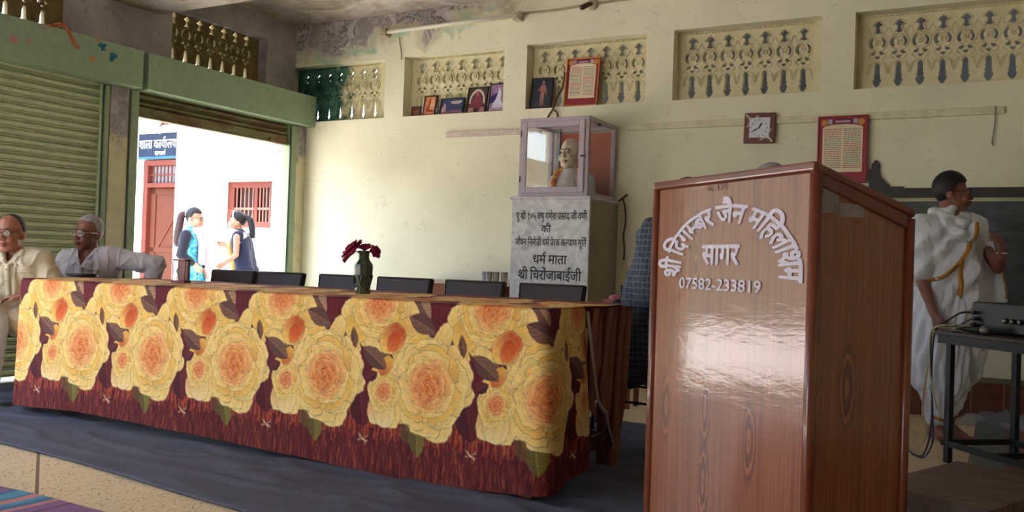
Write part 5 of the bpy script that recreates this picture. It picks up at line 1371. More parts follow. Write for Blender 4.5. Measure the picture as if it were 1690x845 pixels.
def spectacles(par, M, m_):
    f = MB()
    for s in (-1, 1):
        f.tube([M @ Vector((s*.030+.024*math.cos(a), -.101+.012*abs(math.cos(a))*(1 if s*math.cos(a) > 0 else 0), -.004+.017*math.sin(a))) for a in [2*PI*k/16 for k in range(17)]], .0016, 6)
        f.tube([M @ Vector(p) for p in ((s*.054, -.089, .002), (s*.072, -.045, .004), (s*.079, .010, .0))], .0020, 6)
    f.tube([M @ Vector(p) for p in ((-.007, -.106, .002), (0, -.111, .005), (.007, -.106, .002))], .0018, 6)
    g = obj('spectacles', f, m_, par, smooth=True)
    f = MB()
    for s in (-1, 1): f.lathe([(.022, 0), (.022, .0008)], 14, M=M @ Matrix.Translation((s*.030, -.1005, -.004)) @ Matrix.Rotation(PI/2, 4, 'X'))
    obj('lens', f, m_lensg, g)
def hair_cap(M, hairline=.055, back=-.075, r=(.080, .100, .101), lump=.004, seed=0, recede=0., side=-.02):
    # skull cap of hair: the face opening is pulled inside the head
    vs = []; nu, nv = 64, 40; f = MB()
    def fn(u, v):
        a = 2*PI*u; t = PI*(.001+.998*v)
        d = Vector((math.sin(t)*math.sin(a), -math.sin(t)*math.cos(a), math.cos(t)))
        p = Vector((d.x*r[0], d.y*r[1]+.018, d.z*r[2]+.030))
        k = 1+lump*20*mnoise.noise(Vector((p.x*38+seed, p.y*38, p.z*16)))*.05
        front = -d.y
        lim = hairline if front > .35 else (side if front > -.10 else back)
        if front > .35: lim = hairline+recede*(1-abs(d.x)*1.2)*.06
        elif front > -.10: lim = side+(hairline-side)*max(0, (front+.10)/.45)**1.5
        else: lim = back+(side-back)*max(0, (front+.6)/.5 if front > -.6 else 0)
        s = (p.z-lim)/.014
        w_ = max(0., min(1., s+.5))
        q = p*k*w_+(Vector((0, .018, .030))+(p-Vector((0, .018, .030)))*.80)*(1-w_)
        return tuple(M @ q)
    f.grid(fn, nu, nv, wrap=True)
    return f
def hand_prims(f, W_, fdir, pn, side=1, curl=.5, s=1., spread=.16, thumb=.6):
    # W_: wrist; fdir: direction of the fingers; pn: palm normal (out of the palm); side: +1 thumb on the left of fdir seen from the back
    y = Vector(fdir).normalized(); z = -Vector(pn); z = (z-y*z.dot(y)).normalized(); x = y.cross(z)*side
    M = Matrix(((x.x, y.x, z.x, W_[0]), (x.y, y.y, z.y, W_[1]), (x.z, y.z, z.z, W_[2]), (0, 0, 0, 1))) @ Matrix.Scale(s, 4)
    for i, (kx, ln, rr) in enumerate(((.030, .068, .0088), (.010, .077, .0090), (-.011, .071, .0086), (-.030, .056, .0078))):
        f.cap((kx*.55, .004, 0), (kx, .082-.004*abs(i-1), 0), .0155, .0125, M)
        p = Vector((kx, .084-.004*abs(i-1), 0)); a = .25*curl; sp = (1.2-i)*spread*.5
        for ph, frac in enumerate((.44, .31, .25)):
            a += curl*(.55 if ph else .35)
            q = p+Vector((math.sin(sp)*math.cos(a), math.cos(sp)*math.cos(a), -math.sin(a)))*ln*frac*1.05
            f.cap(p, q, rr*(1-.08*ph), rr*(1-.08*(ph+1)), M, n=10); p = q
    f.ell((0, .045, -.004), (.040, .046, .014), M)
    f.cap((.020, .014, -.006), (.044, .040, -.014), .0150, .0115, M); f.cap((.044, .040, -.014), (.052-.02*thumb*curl, .068, -.020-.012*curl), .0105, .0092, M); f.cap((.052-.02*thumb*curl, .068, -.020-.012*curl), (.050-.03*thumb*curl, .092, -.024-.02*curl), .0092, .0075, M)
    f.cap((0, -.03, 0), (0, .02, 0), .024, .024, M, flat=(1.1, .75))
def limb(f, a, b, c, r0, r1, r2):
    f.cap(a, b, r0, r1); f.cap(b, c, r1*1.02, r2)
def foot_prims(f, ank, toe, r=.034, bare=True):
    a, t = Vector(ank), Vector(toe); d = (t-a); d.z = 0; d.normalize(); n = Vector((-d.y, d.x, 0)); g = min(t.z, a.z-.05)
    heel = Vector((a.x, a.y, g+.028))-d*.035
    f.cap(a, heel, r*.95, .028); f.cap(Vector((a.x, a.y, a.z-.01)), Vector((t.x, t.y, g+.022))-d*.05, r, .024); f.cap(heel, Vector((t.x, t.y, g+.024))-d*.05, .027, .026)
    for i in range(5):
        o = n*(.034-.017*i); L = (.045, .045, .040, .034, .026)[i]
        f.cap(t-d*.06+o+Vector((0, 0, g+.02-t.z)), t-d*.06+d*L+o*1.05+Vector((0, 0, g+.012-t.z)), .013, .0115 if i == 0 else .0088)
def torso(f, J, infl=0.):
    sl, sr, hl, hr = (Vector(J[k]) for k in ('sl', 'sr', 'hl', 'hr')); ns = (sl+sr)/2; nh = (hl+hr)/2
    f.cap(sl, sr, .062+infl, .062+infl); f.cap(hl, hr, .095+infl, .095+infl)
    for a, b in ((sl, hl), (sr, hr)): f.cap(a.lerp(ns, .35)-Vector((0, 0, .05)), b, .088+infl, .092+infl)
    be = Vector(J.get('belly', ns.lerp(nh, .6))); f.cap(ns-Vector((0, 0, .06)), be, .098+infl, J.get('br', .108)+infl); f.cap(be, nh, J.get('br', .108)+infl, .10+infl)
    f.cap(ns+Vector((0, 0, .0)), Vector(J['neck']), .062+infl*.6, .050)
    f.cap(sl, Vector(J['neck']), .05+infl*.6, .045); f.cap(sr, Vector(J['neck']), .05+infl*.6, .045)
def person(label, J, M, skin, base, voxel=.0055, fem=False, jowl=0., hands=None, feet=True):
    f = MB(); head_prims(f, M, fem, jowl)
    torso(f, J.get('T', J))
    k = .86 if fem else 1.
    limb(f, J['sl'], J['el'], J['wl'], .046*k, .037*k, .026*k); limb(f, J['sr'], J['er'], J['wr'], .046*k, .037*k, .026*k)
    limb(f, J['hl'], J['kl'], J['al'], .080*k, .054*k, .036*k); limb(f, J['hr'], J['kr'], J['ar'], .080*k, .054*k, .036*k)
    for w_, fd_, pn_, sd_, cu_ in (hands or []): hand_prims(f, w_, fd_, pn_, sd_, cu_, s=.93*(.9 if fem else 1))
    foot_prims(f, J['al'], J['tl']); foot_prims(f, J['ar'], J['tr'])
    V, N, F = bake(f, voxel, 3)
    o = obj('person', (V, F), skin, base=base, smooth=True)
    return props(o, label, 'person')
def garment(name, par, f, m_, voxel=.008, amp=.006, sc=(7, 7, 3), seed=0, sm=4, label=None, fn=None, cut=None):
    V, N, F = bake(f, voxel, sm)
    V = folds(V, N, amp, sc, seed)
    if fn: V = fn(V)
    if cut:
        F = [q for q in F if not cut(V[q[0]])]
        cnt = {}
        for q in F:
            for a, b in zip(q, q[1:]+q[:1]): k = (min(a, b), max(a, b)); cnt[k] = cnt.get(k, 0)+1
        nb = {}
        for (a, b), c in cnt.items():
            if c == 1: nb.setdefault(a, []).append(b); nb.setdefault(b, []).append(a)
        for _ in range(10):
            V2 = V.copy()
            for a, l in nb.items():
                if len(l) == 2: V2[a] = V[a]*.4+(V[l[0]]+V[l[1]])*.3
            V = V2
    return obj(name, (V, F), m_, par, smooth=True, label=label)

from mathutils.bvhtree import BVHTree
def lay(par, pts, w_, dr, m_, name, lift=.004, th=.003, label=None):
    # strip of cloth laid on the outer side of a garment, seen along dr
    me = par.data; b = BASE[par.parent.name] if par.parent else BASE[par.name]; dr = Vector(dr).normalized()
    bv = BVHTree.FromPolygons([v.co for v in me.vertices], [tuple(p.vertices) for p in me.polygons])
    def on(p):
        h = bv.ray_cast(Vector(p)-b-dr*1.0, dr); return (h[0]-dr*lift+b) if h[0] else Vector(p)
    P_ = smoothpts([Vector(p) for p in pts], 8); k = len(P_); f = MB(); vs = []
    for i in range(k):
        tg = (P_[min(i+1, k-1)]-P_[max(i-1, 0)]).normalized(); s_ = tg.cross(dr).normalized()*w_/2
        vs += [tuple(on(P_[i]+s_)), tuple(on(P_[i]-s_))]
    f.add(vs, [(2*i, 2*i+1, 2*i+3, 2*i+2) for i in range(k-1)])
    return obj(name, f, m_, par, smooth=True, solid=th, label=label)
def neckcut(c0, fw_, sd_, depth=.085, wid=.045, rad=.070):
    c0, fw_, sd_ = np.array(c0), np.array(fw_), np.array(sd_)
    def cut(p):
        d = np.array(p)-c0; a = d@fw_; l = abs(d@sd_)
        if d[2] > -.03 and math.hypot(a, l) < rad: return True
        return a > 0 and -depth < d[2] < .05 and l < wid*(1+d[2]/depth)
    return cut
def collar(par, c0, fw_, sd_, m_, pt=.050, rise=.012):
    f = MB()
    for s_ in (-1, 1):
        lay(par, [c0+sd_*s_*.062+fw_*.05+Vector((0, 0, -.005)), c0+sd_*s_*.045+fw_*.09+Vector((0, 0, -.03)), c0+sd_*s_*.012+fw_*.11+Vector((0, 0, -.085))], .026, -fw_, m_, 'neck_edge', .002, .004)
    for s_ in (-1, 1):
        pts = [c0-fw_*.060+Vector((0, 0, rise)), c0+sd_*s_*.056-fw_*.03+Vector((0, 0, rise)), c0+sd_*s_*.070+fw_*.030+Vector((0, 0, rise-.018)), c0+sd_*s_*.042+fw_*.088+Vector((0, 0, rise-.048)), c0+sd_*s_*.026+fw_*.112+Vector((0, 0, rise-.075))]
        inn = smoothpts(pts, 5); vs = []
        for i, p in enumerate(inn):
            u = i/(len(inn)-1); w_ = .034+pt*.35*u
            vs += [tuple(p), tuple(p+(sd_*s_*(.7+.3*u)+fw_*.35*u).normalized()*w_*.75+Vector((0, 0, -w_*.62)))]
        f.add(vs, [(2*i, 2*i+1, 2*i+3, 2*i+2) for i in range(len(inn)-1)])
    return obj('collar', f, m_, par, smooth=True, solid=.004)
SK1 = skinm('skin_brown', srgb(172, 116, 96)); SK2 = skinm('skin_deep', srgb(136, 90, 74)); SK3 = skinm('skin_light', srgb(190, 136, 112))
def hairm(name, c, rough):
    t = NT(name); v = t.coords(scale=(1, 1, .12), world=True); n = t.noise(v, 170, 3, .6); n2 = t.noise(v, 40, 3, .6)
    t.base(t.ramp(n, [(.3, tuple(x*.55 for x in c[:3])+(1,)), (.7, tuple(min(1, x*1.5) for x in c[:3])+(1,))])); t.set(Roughness=rough, Specular_IOR_Level=.35)
    t.bump(t.math('ADD', n, n2), .6, .006); MATS[name] = t.m; return t.m
m_hblk = hairm('black_hair', srgb(26, 22, 24), .5); m_hgry = hairm('grey_hair', srgb(150, 148, 150), .65)
m_khadi = fabric('cream_khadi', srgb(206, 196, 172)); m_shirt = fabric('pale_grey_shirt', srgb(196, 192, 200)); m_pant = fabric('white_pyjama', srgb(196, 200, 210))
def wood_chair(label, x, y, rot, hz=.43, seat_m=None, ztop=.84):
    t = thing('plain_chair', label, 'chair', (x, y, 0)); A = Matrix.Translation((x, y, 0)) @ Matrix.Rotation(math.radians(rot), 4, 'Z')
    mm = seat_m or mat('dark_chair', srgb(44, 40, 42), .45)
    f = MB(); f.box(-.21, .21, -.22, .20, hz-.03, hz, A); obj('seat', f, mm, t, bevel=.008)
    f = MB(); f.box(-.20, .20, .21, .235, hz+.16, ztop, A); obj('backrest', f, mm, t, bevel=.01)
    for sx_ in (-.19, .19):
        f = MB(); f.tube([A @ Vector(p) for p in ((sx_*1.06, -.215, 0), (sx_, -.19, hz-.02))], [.017, .024], 10); obj('leg', f, mm, t, smooth=True)
        f = MB(); f.tube([A @ Vector(p) for p in ((sx_*1.06, .25, 0), (sx_, .20, hz), (sx_*.95, .222, ztop-.04))], [.017, .022, .016], 10); obj('leg', f, mm, t, smooth=True)
    return t
# --- seated man at the far left (cream kurta)
J = dict(neck=(-5.535, 3.525, .94), sl=(-5.40, 3.605, .885), sr=(-5.68, 3.435, .875), hl=(-5.58, 3.72, .52), hr=(-5.70, 3.55, .52), belly=(-5.56, 3.60, .66), br=.135,
         el=(-5.25, 3.63, .69), wl=(-5.40, 3.50, .665), er=(-5.70, 3.27, .66), wr=(-5.52, 3.30, .66), kl=(-5.20, 3.47, .50), kr=(-5.36, 3.29, .50), al=(-5.18, 3.47, .112), ar=(-5.36, 3.27, .112), tl=(-5.03, 3.37, .030), tr=(-5.22, 3.18, .030))
M = headM((-5.545, 3.49, 1.055), 29, 0, -4)
o = person('mostly bald seated man in a buttoned cream collared shirt', J, M, SK1, (-5.55, 3.5, 0), jowl=.012, hands=[(J['wl'], (-.9, -.35, -.1), (0, 0, -1), -1, .5), (J['wr'], (.9, .1, -.05), (0, 0, -1), 1, .5)])
face_bits(o, M, SK1, lip=(120, 66, 60), brow=(60, 48, 44))
spectacles(o, M, mat('thin_dark_frame', srgb(50, 40, 38), .3))
obj('hair', hair_cap(M, .098, -.07, (.0785, .0985, .0965), recede=.3, side=-.005), hairm('thin_dark_hair', srgb(52, 42, 40), .6), o, smooth=True)
f = MB(); torso(f, J, .020)
limb(f, J['sl'], J['el'], Vector(J['el']).lerp(Vector(J['wl']), .45), .064, .058, .050); limb(f, J['sr'], J['er'], Vector(J['er']).lerp(Vector(J['wr']), .5), .064, .058, .050)
f.cap(J['hl'], Vector(J['hl']).lerp(Vector(J['kl']), .8), .112, .085); f.cap(J['hr'], Vector(J['hr']).lerp(Vector(J['kr']), .8), .112, .085)
f.cap(Vector(J['hl']).lerp(Vector(J['hr']), .5), Vector(J['kl']).lerp(Vector(J['kr']), .4)-Vector((.08, -.04, 0)), .11, .075)
c0 = Vector(J['neck']); fw_ = Vector((.60, -.80, 0)); sd_ = Vector((.80, .60, 0))
ku = garment('kurta', o, f, m_khadi, .0085, .014, (6, 6, 3.5), 1, cut=neckcut(c0, fw_, sd_, .07, .034))
collar(ku, c0, fw_, sd_, m_khadi, .035)
lay(ku, [c0+fw_*.1+Vector((0, 0, -.075)), c0+fw_*.1+Vector((0, 0, -.2)), c0+fw_*.1+Vector((0, 0, -.31))], .030, -fw_, m_khadi, 'placket', .003)
lay(ku, [c0+fw_*.1+sd_*.055+Vector((0, 0, -.125)), c0+fw_*.1+sd_*.135+Vector((0, 0, -.125))], .012, -fw_, m_khadi, 'pocket_edge', .003)
f = MB()
for z in (-.11, -.18, -.25): f.ell(tuple(c0+fw_*(.128-z*.12)+Vector((0, 0, z))), (.006, .006, .006), None, 8, 6)
obj('button', f, mat('cream_button', srgb(210, 200, 176), .3), ku, smooth=True)
f = MB(); limb(f, J['hl'], J['kl'], J['al'], .098, .078, .062); limb(f, J['hr'], J['kr'], J['ar'], .098, .078, .062); f.cap(J['hl'], J['hr'], .105, .105)
garment('pyjama', o, f, m_pant, .009, .008, (9, 9, 4), 3)
f = MB()
for a, t_ in (('al', 'tl'), ('ar', 'tr')):
    A_, T_ = Vector(J[a]), Vector(J[t_]); d = (T_-A_); d.z = 0; d.normalize(); n = Vector((-d.y, d.x, 0))
    poly = [A_-d*.07+n*.03, A_+n*.036, T_-d*.05+n*.045, T_+d*.0+n*.02, T_+d*.0-n*.02, T_-d*.05-n*.045, A_-n*.036, A_-d*.07-n*.03]
    f.prism([(p.x, p.y) for p in poly], .012, Matrix.Translation((0, 0, .020)))
    f.tube([T_-d*.075+n*.045+Vector((0, 0, .01)), T_-d*.085+n*.03+Vector((0, 0, .045)), T_-d*.085-n*.03+Vector((0, 0, .045)), T_-d*.075-n*.045+Vector((0, 0, .01))], .009, 6)
obj('sandals', f, mat('brown_leather', srgb(92, 56, 40), .5), o)
wood_chair('dark chair under the seated man in the cream shirt', -5.66, 3.61, 64)

# --- seated man with grey hair (pale shirt), arm akimbo
J = dict(neck=(-5.53, 4.055, .955), sl=(-5.385, 4.125, .915), sr=(-5.655, 3.985, .895), hl=(-5.60, 4.19, .52), hr=(-5.68, 4.02, .52), belly=(-5.58, 4.09, .66), br=.118,
         el=(-5.135, 4.275, .885), wl=(-5.185, 4.27, .70), er=(-5.72, 3.86, .70), wr=(-5.52, 3.84, .60), kl=(-5.22, 4.10, .50), kr=(-5.26, 3.90, .50), al=(-5.22, 4.12, .11), ar=(-5.27, 3.90, .11), tl=(-5.08, 4.08, .025), tr=(-5.12, 3.86, .025))
M = headM((-5.532, 4.03, 1.085), 10, 2, 3)
o = person('grey-haired man seated in a pale grey shirt and spectacles, elbow stuck out', J, M, SK2, (-5.53, 4.05, 0), jowl=.004, hands=[(J['wl'], (-.3, -.05, -.95), (-1, 0, 0), -1, .5), (J['wr'], (.9, .1, -.3), (0, 0, -1), 1, .5)])
face_bits(o, M, SK2, lip=(96, 56, 50), brow=(120, 114, 112))
spectacles(o, M, mat('silver_frame', srgb(206, 204, 206), .2, .9))
obj('hair', hair_cap(M, .078, -.075, (.0795, .0995, .1005), recede=.25, side=-.03), m_hgry, o, smooth=True)
f = MB(); torso(f, J, .020)
limb(f, J['sl'], J['el'], Vector(J['el']).lerp(Vector(J['wl']), .85), .068, .060, .046); limb(f, J['sr'], J['er'], Vector(J['er']).lerp(Vector(J['wr']), .8), .068, .058, .046)
c0 = Vector(J['neck']); fw_ = Vector((.45, -.89, 0)); sd_ = Vector((.89, .45, 0))
sh = garment('shirt', o, f, m_shirt, .008, .012, (7, 7, 5), 5, cut=neckcut(c0, fw_, sd_, .10, .045))
collar(sh, c0, fw_, sd_, m_shirt, .06)
lay(sh, [c0+fw_*.1+Vector((0, 0, -.10)), c0+fw_*.1+Vector((0, 0, -.2)), c0+fw_*.1+Vector((0, 0, -.31))], .030, -fw_, m_shirt, 'placket', .003)
lay(sh, [c0+fw_*.1+sd_*.045+Vector((0, 0, -.12)), c0+fw_*.1+sd_*.135+Vector((0, 0, -.12))], .014, -fw_, m_shirt, 'pocket_edge', .003)
lay(sh, [c0+fw_*.1+sd_*.045+Vector((0, 0, -.12)), c0+fw_*.1+sd_*.048+Vector((0, 0, -.23))], .006, -fw_, m_shirt, 'pocket_edge', .003)
f = MB(); limb(f, J['hl'], J['kl'], J['al'], .098, .076, .062); limb(f, J['hr'], J['kr'], J['ar'], .098, .076, .062); f.cap(J['hl'], J['hr'], .105, .105)
garment('trousers', o, f, fabric('grey_trousers', srgb(120, 118, 122)), .010, .006, (9, 9, 4), 6)
f = MB()
for a, t_ in (('al', 'tl'), ('ar', 'tr')): foot_prims(f, Vector(J[a])+Vector((0, 0, -.01)), Vector(J[t_])+(Vector(J[t_])-Vector(J[a])).normalized()*.01, .042)
V, N, F = bake(f, .007, 4); obj('shoes', (V+N*.004, F), mat('brown_leather', srgb(92, 56, 40), .5), o, smooth=True)
wood_chair('dark chair under the grey-haired man', -5.68, 4.15, 75)

# --- two girls talking in the yard
RV = Vector((.877, .481, 0)); FV = Vector((-.481, .877, 0))      # picture right / away from the viewer
def at(px_, z, off=0.): return None
B1 = Vector((-8.135, 7.265, 0))
def g1(x, z, d=0.): return tuple(B1+RV*x+FV*d+Vector((0, 0, z)))
J = dict(neck=g1(-.0, 1.255), sl=g1(.0, 1.185, .125), sr=g1(-.02, 1.185, -.125), hl=g1(-.01, .80, .085), hr=g1(-.01, .80, -.085), br=.088, belly=g1(.0, .98),
         er=g1(-.055, .955, -.205), wr=g1(.08, .855, -.15), el=g1(.0, .95, .16), wl=g1(.11, .80, .06), kl=g1(.02, .44, .08), kr=g1(0, .44, -.08), al=g1(0, .085, .08), ar=g1(-.03, .085, -.08), tl=g1(.13, .0, .08), tr=g1(.10, .0, -.08))
M = headM(g1(.02, 1.375), 90+28.7, -3, 0, .97)
M = headM(g1(.02, 1.375), math.degrees(math.atan2(RV.x, -RV.y))-8, 4, 0, .97)
o = person('girl in turquoise print with black sleeves and a very long ponytail', J, M, SK3, tuple(B1), .006, True, hands=[(J['wr'], tuple(RV*.7+Vector((0, 0, -.75))), tuple(-FV*-1), 1, .5), (J['wl'], tuple(RV*.5+Vector((0, 0, -.8))), tuple(-RV), -1, .5)])
face_bits(o, M, SK3, lip=(160, 90, 84))
obj('hair', hair_cap(M, .062, -.06, (.082, .102, .103), side=-.01), m_hblk, o, smooth=True)
f = MB(); pts = [g1(-.085, 1.415), g1(-.135, 1.40), g1(-.155, 1.30), g1(-.17, 1.20), g1(-.185, 1.10), g1(-.18, 1.04)]
f.tube(smoothpts(pts, 5), [.020, .030, .036, .04, .043, .043, .042, .044, .045, .043, .044, .046, .044, .043, .045, .044, .042, .043, .041, .037, .036, .032, .027, .02, .012, .004], 12)
obj('ponytail', f, hairm('dark_brown_hair', srgb(58, 36, 36), .5), o, smooth=True)
f = MB(); f.ell(g1(-.088, 1.415), (.028, .028, .022)); obj('hair_tie', f, m_wpaint, o, smooth=True)
spectacles(o, M, mat('thin_dark_frame', srgb(50, 40, 38), .3))
f = MB(); limb(f, Vector(J['sr'])+Vector(g1(0, -.01, -.035))-B1, J['er'], Vector(J['er']).lerp(Vector(J['wr']), .85), .064, .050, .036); limb(f, J['sl'], J['el'], Vector(J['el']).lerp(Vector(J['wl']), .85), .056, .048, .036)
garment('sleeves', o, f, fabric('black_knit', srgb(32, 34, 46)), .008, .004, (9, 9, 6), 8)
tq = NT('turquoise_print'); nn = tq.noise(tq.coords(world=True), 16, 4, .6, 1); tq.base(tq.ramp(nn, [(.38, srgb(34, 110, 156)), (.5, srgb(64, 176, 206)), (.62, srgb(150, 214, 226))])); tq.set(Roughness=.8)
f = MB(); torso(f, J, .004)
for s_ in (-.085, .085): f.cap(g1(0, .80, s_), g1(.01, .45, s_*1.25), .115, .135)
f.cap(g1(0, .8), g1(.0, .45), .12, .135)
garment('kurta', o, f, tq.m, .009, .006, (10, 10, 2.5), 9)
f = MB(); limb(f, J['hl'], J['kl'], J['al'], .085, .075, .055); limb(f, J['hr'], J['kr'], J['ar'], .085, .075, .055); garment('salwar', o, f, m_pant, .010, .005)
pk = fabric('pink_white_scarf', srgb(222, 200, 214), .25)
f = MB(); f.tube([Vector(g1(.072*math.cos(a)+.0, 1.225+.02*math.cos(a), .075*math.sin(a))) for a in [2*PI*k/20 for k in range(21)]], .032, 10)
for s_ in (-.05, .05): f.tube(smoothpts([g1(.05, 1.22, s_), g1(.115, 1.12, s_), g1(.125, .98, s_), g1(.12, .85, s_*1.1)], 5), [.035]*10+[.04]*6, 10)
garment('scarf', o, f, pk, .008, .005, (12, 12, 3), 4)
B2 = Vector((-8.02, 7.885, 0))
def g2(x, z, d=0.): return tuple(B2+RV*x+FV*d+Vector((0, 0, z)))
J = dict(neck=g2(-.02, 1.25), sl=g2(.0, 1.185, -.16), sr=g2(.02, 1.185, .135), hl=g2(.09, .78, -.09), hr=g2(.09, .78, .09), br=.09, belly=g2(.04, .98),
         el=g2(.02, .975, -.225), wl=g2(-.13, .865, -.18), er=g2(-.08, 1.01, .17), wr=g2(-.20, 1.075, .10), kl=g2(.07, .43, -.085), kr=g2(.09, .43, .085), al=g2(.06, .085, -.085), ar=g2(.10, .085, .085), tl=g2(-.08, 0, -.085), tr=g2(-.04, 0, .085))
J2 = dict(J); J2['sl'] = g2(.0, 1.185, -.10); J2['sr'] = g2(.02, 1.185, .11); J['T'] = J2
M = headM(g2(-.055, 1.37), math.degrees(math.atan2(-RV.x, RV.y))+6, 5, 0, .97)
o = person('girl in navy with bare arms and white hairband, talking with her hands', J, M, SK3, tuple(B2), .006, True, hands=[(J['wl'], tuple(-RV*.8+Vector((0, 0, -.55))), tuple(FV), 1, .4), (J['wr'], tuple(-RV*.9+Vector((0, 0, .25))), tuple(-FV), -1, .7)])
face_bits(o, M, SK3, lip=(160, 90, 84))
obj('hair', hair_cap(M, .055, -.06, (.083, .103, .104), side=-.01), m_hblk, o, smooth=True)
f = MB(); f.tube([M @ Vector((.085*math.cos(a), -.025+.0*math.sin(a), .035+.103*math.sin(a))) for a in [math.radians(k*10) for k in range(0, 19)]], .008, 8); obj('hairband', f, mat('white_band', srgb(220, 224, 232), .4), o, smooth=True)
f = MB(); f.tube(smoothpts([g2(.045, 1.43), g2(.10, 1.41), g2(.125, 1.33), g2(.135, 1.26), g2(.15, 1.18)], 5), [.03]*6+[.04]*8+[.035]*4+[.025]*3, 12); obj('ponytail', f, m_hblk, o, smooth=True)
f = MB(); torso(f, J2, .012)
for s_ in (-.09, .09): f.cap(g2(.09, .78, s_), g2(.08, .42, s_*1.2), .12, .14)
f.cap(g2(.09, .8), g2(.08, .42), .12, .14)
garment('kurta', o, f, fabric('navy_cotton', srgb(34, 38, 64)), .009, .006, (10, 10, 3), 12)
f = MB(); limb(f, J['hl'], J['kl'], J['al'], .085, .072, .052); limb(f, J['hr'], J['kr'], J['ar'], .085, .072, .052); garment('salwar', o, f, fabric('mustard_cotton', srgb(206, 156, 74)), .010, .005)
f = MB()
for s_ in (-.06, .06): f.tube(smoothpts([g2(-.05, 1.20, s_), g2(-.105, 1.08, s_), g2(-.075, .95, s_), g2(-.03, .78, s_), g2(.0, .62, s_)], 5), [.032]*12+[.042]*9, 10)
garment('scarf_ends', o, f, fabric('mustard_cotton2', srgb(214, 166, 84)), .009, .005, (12, 12, 3), 2)
f = MB(); f.tube([Vector(g2(-.015+.078*math.cos(a), 1.235-.02*math.cos(a), .08*math.sin(a))) for a in [2*PI*k/20 for k in range(21)]], .030, 10); f.cap(g2(.05, 1.20, -.07), g2(.03, 1.12, -.13), .04, .035)
garment('neck_scarf', o, f, fabric('striped_white', srgb(206, 212, 214), .3), .008, .005, (14, 14, 9), 7)

# --- man standing by the sound desk in white cotton wraps
B3 = Vector((-.32, 6.07, 0))
def g3(x, z, d=0.): return tuple(B3+RV*x+FV*d+Vector((0, 0, z)))
J = dict(neck=g3(.0, 1.375), sl=g3(.165, 1.29, .05), sr=g3(-.17, 1.27, -.04), hl=g3(.09, .84, .03), hr=g3(-.07, .84, -.02), br=.115, belly=g3(.0, 1.03, -.02),
         er=g3(-.205, .985, -.09), wr=g3(-.145, .755, -.165), el=g3(.275, 1.045, -.06), wl=g3(.235, 1.13, -.17), kl=g3(.09, .46, -.0), kr=g3(-.05, .46, -.04), al=g3(.06, .085, .06), ar=g3(-.045, .085, -.0), tl=g3(.15, 0, -.06), tr=g3(-.035, 0, -.16))
M = headM(g3(.02, 1.495), math.degrees(math.atan2(RV.x, -RV.y))-16, 1, 0, .98)
o = person('man standing by the blackboard in white gold-edged cotton wraps', J, M, SK2, tuple(B3), .005, hands=[(J['wr'], tuple(RV*.12-FV*.25+Vector((0, 0, -.9))), tuple(RV), -1, .45), (J['wl'], tuple(RV*-.3-FV*.3+Vector((0, 0, .75))), tuple(-RV*.5+FV*.5), 1, .9)])
face_bits(o, M, SK2, lip=(92, 52, 48))
f = MB()
for s_ in (-1, 1): f.tube([M @ Vector(p) for p in ((0, -.104, -.0545), (s_*.014, -.100, -.056), (s_*.027, -.088, -.062))], [.0055, .0055, .003], 8)
obj('moustache', f, m_hblk, o, smooth=True)
spectacles(o, M, mat('thin_dark_frame', srgb(50, 40, 38), .3))
obj('hair', hair_cap(M, .058, -.085, (.083, .103, .106), lump=.010, seed=3, recede=.15, side=-.035), m_hblk, o, smooth=True)
m_wht = fabric('white_muslin', srgb(214, 218, 228), .08); m_zari = mat('gold_border', srgb(176, 122, 50), .5, var=.2, scale=60)
# lower wrap, gathered and tapering to the ankles
f = MB()
f.cap(g3(.09, .86, .02), g3(-.08, .86, -.01), .125, .125)
f.cap(g3(.09, .84, .02), g3(.11, .52, .02), .125, .135); f.cap(g3(-.08, .84, -.02), g3(-.09, .46, -.03), .125, .125)
f.cap(g3(.11, .52, .02), g3(.045, .20, .04), .13, .075); f.cap(g3(-.09, .46, -.03), g3(-.04, .14, -.02), .125, .062)
f.cap(g3(.01, .80, -.04), g3(.0, .34, -.06), .12, .10); f.cap(g3(.14, .60, .02), g3(.13, .42, .02), .10, .10)
f.cap(g3(-.12, .52, -.03), g3(-.115, .36, -.03), .09, .085)
def wrapfold(V):
    out = V.copy()
    for i, p in enumerate(V):
        d = Vector(p)-B3; x = d.dot(RV); y = d.dot(FV); a = math.atan2(y+.02, x)
        k = .008*math.sin(a*11+p[2]*14)+.006*math.sin(a*19-p[2]*21)
        r = Vector((d.x, d.y, 0)); r = r.normalized() if r.length > .01 else r
        out[i] = p+np.array(r)*k
    return out
dh = garment('lower_wrap', o, f, m_wht, .008, .007, (6, 6, 5), 21, fn=wrapfold)
# upper shawl: over both shoulders, crossing the chest, long fall over his left arm
f = MB(); torso(f, J, .026)
limb(f, J['sr'], Vector(J['sr']).lerp(Vector(J['er']), .8), Vector(J['sr']).lerp(Vector(J['er']), .9), .078, .075, .07); f.cap(g3(-.17, 1.22, -.03), g3(-.155, 1.0, -.02), .085, .095)
f.cap(g3(.16, 1.275, .04), g3(.275, 1.07, .0), .070, .052); f.cap(g3(.275, 1.07, .02), g3(.335, .86, .02), .050, .040); f.cap(g3(.19, 1.20, .05), g3(.27, .85, .05), .06, .05); f.cap(g3(.17, 1.14, .05), g3(.19, .85, .05), .07, .055)
f.cap(g3(-.08, 1.10, -.05), g3(-.05, .80, -.04), .105, .105); f.cap(g3(.06, 1.1, -.05), g3(.07, .80, -.05), .105, .105)
f.tube([Vector(g3(.085*math.cos(a), 1.335-.035*math.sin(a+2.4), .085*math.sin(a))) for a in [2*PI*k/20 for k in range(21)]], .034, 10)
f.tube(smoothpts([g3(-.09, 1.36, -.03), g3(-.04, 1.27, -.12), g3(.06, 1.225, -.135), g3(.13, 1.30, -.09)], 5), .030, 10)
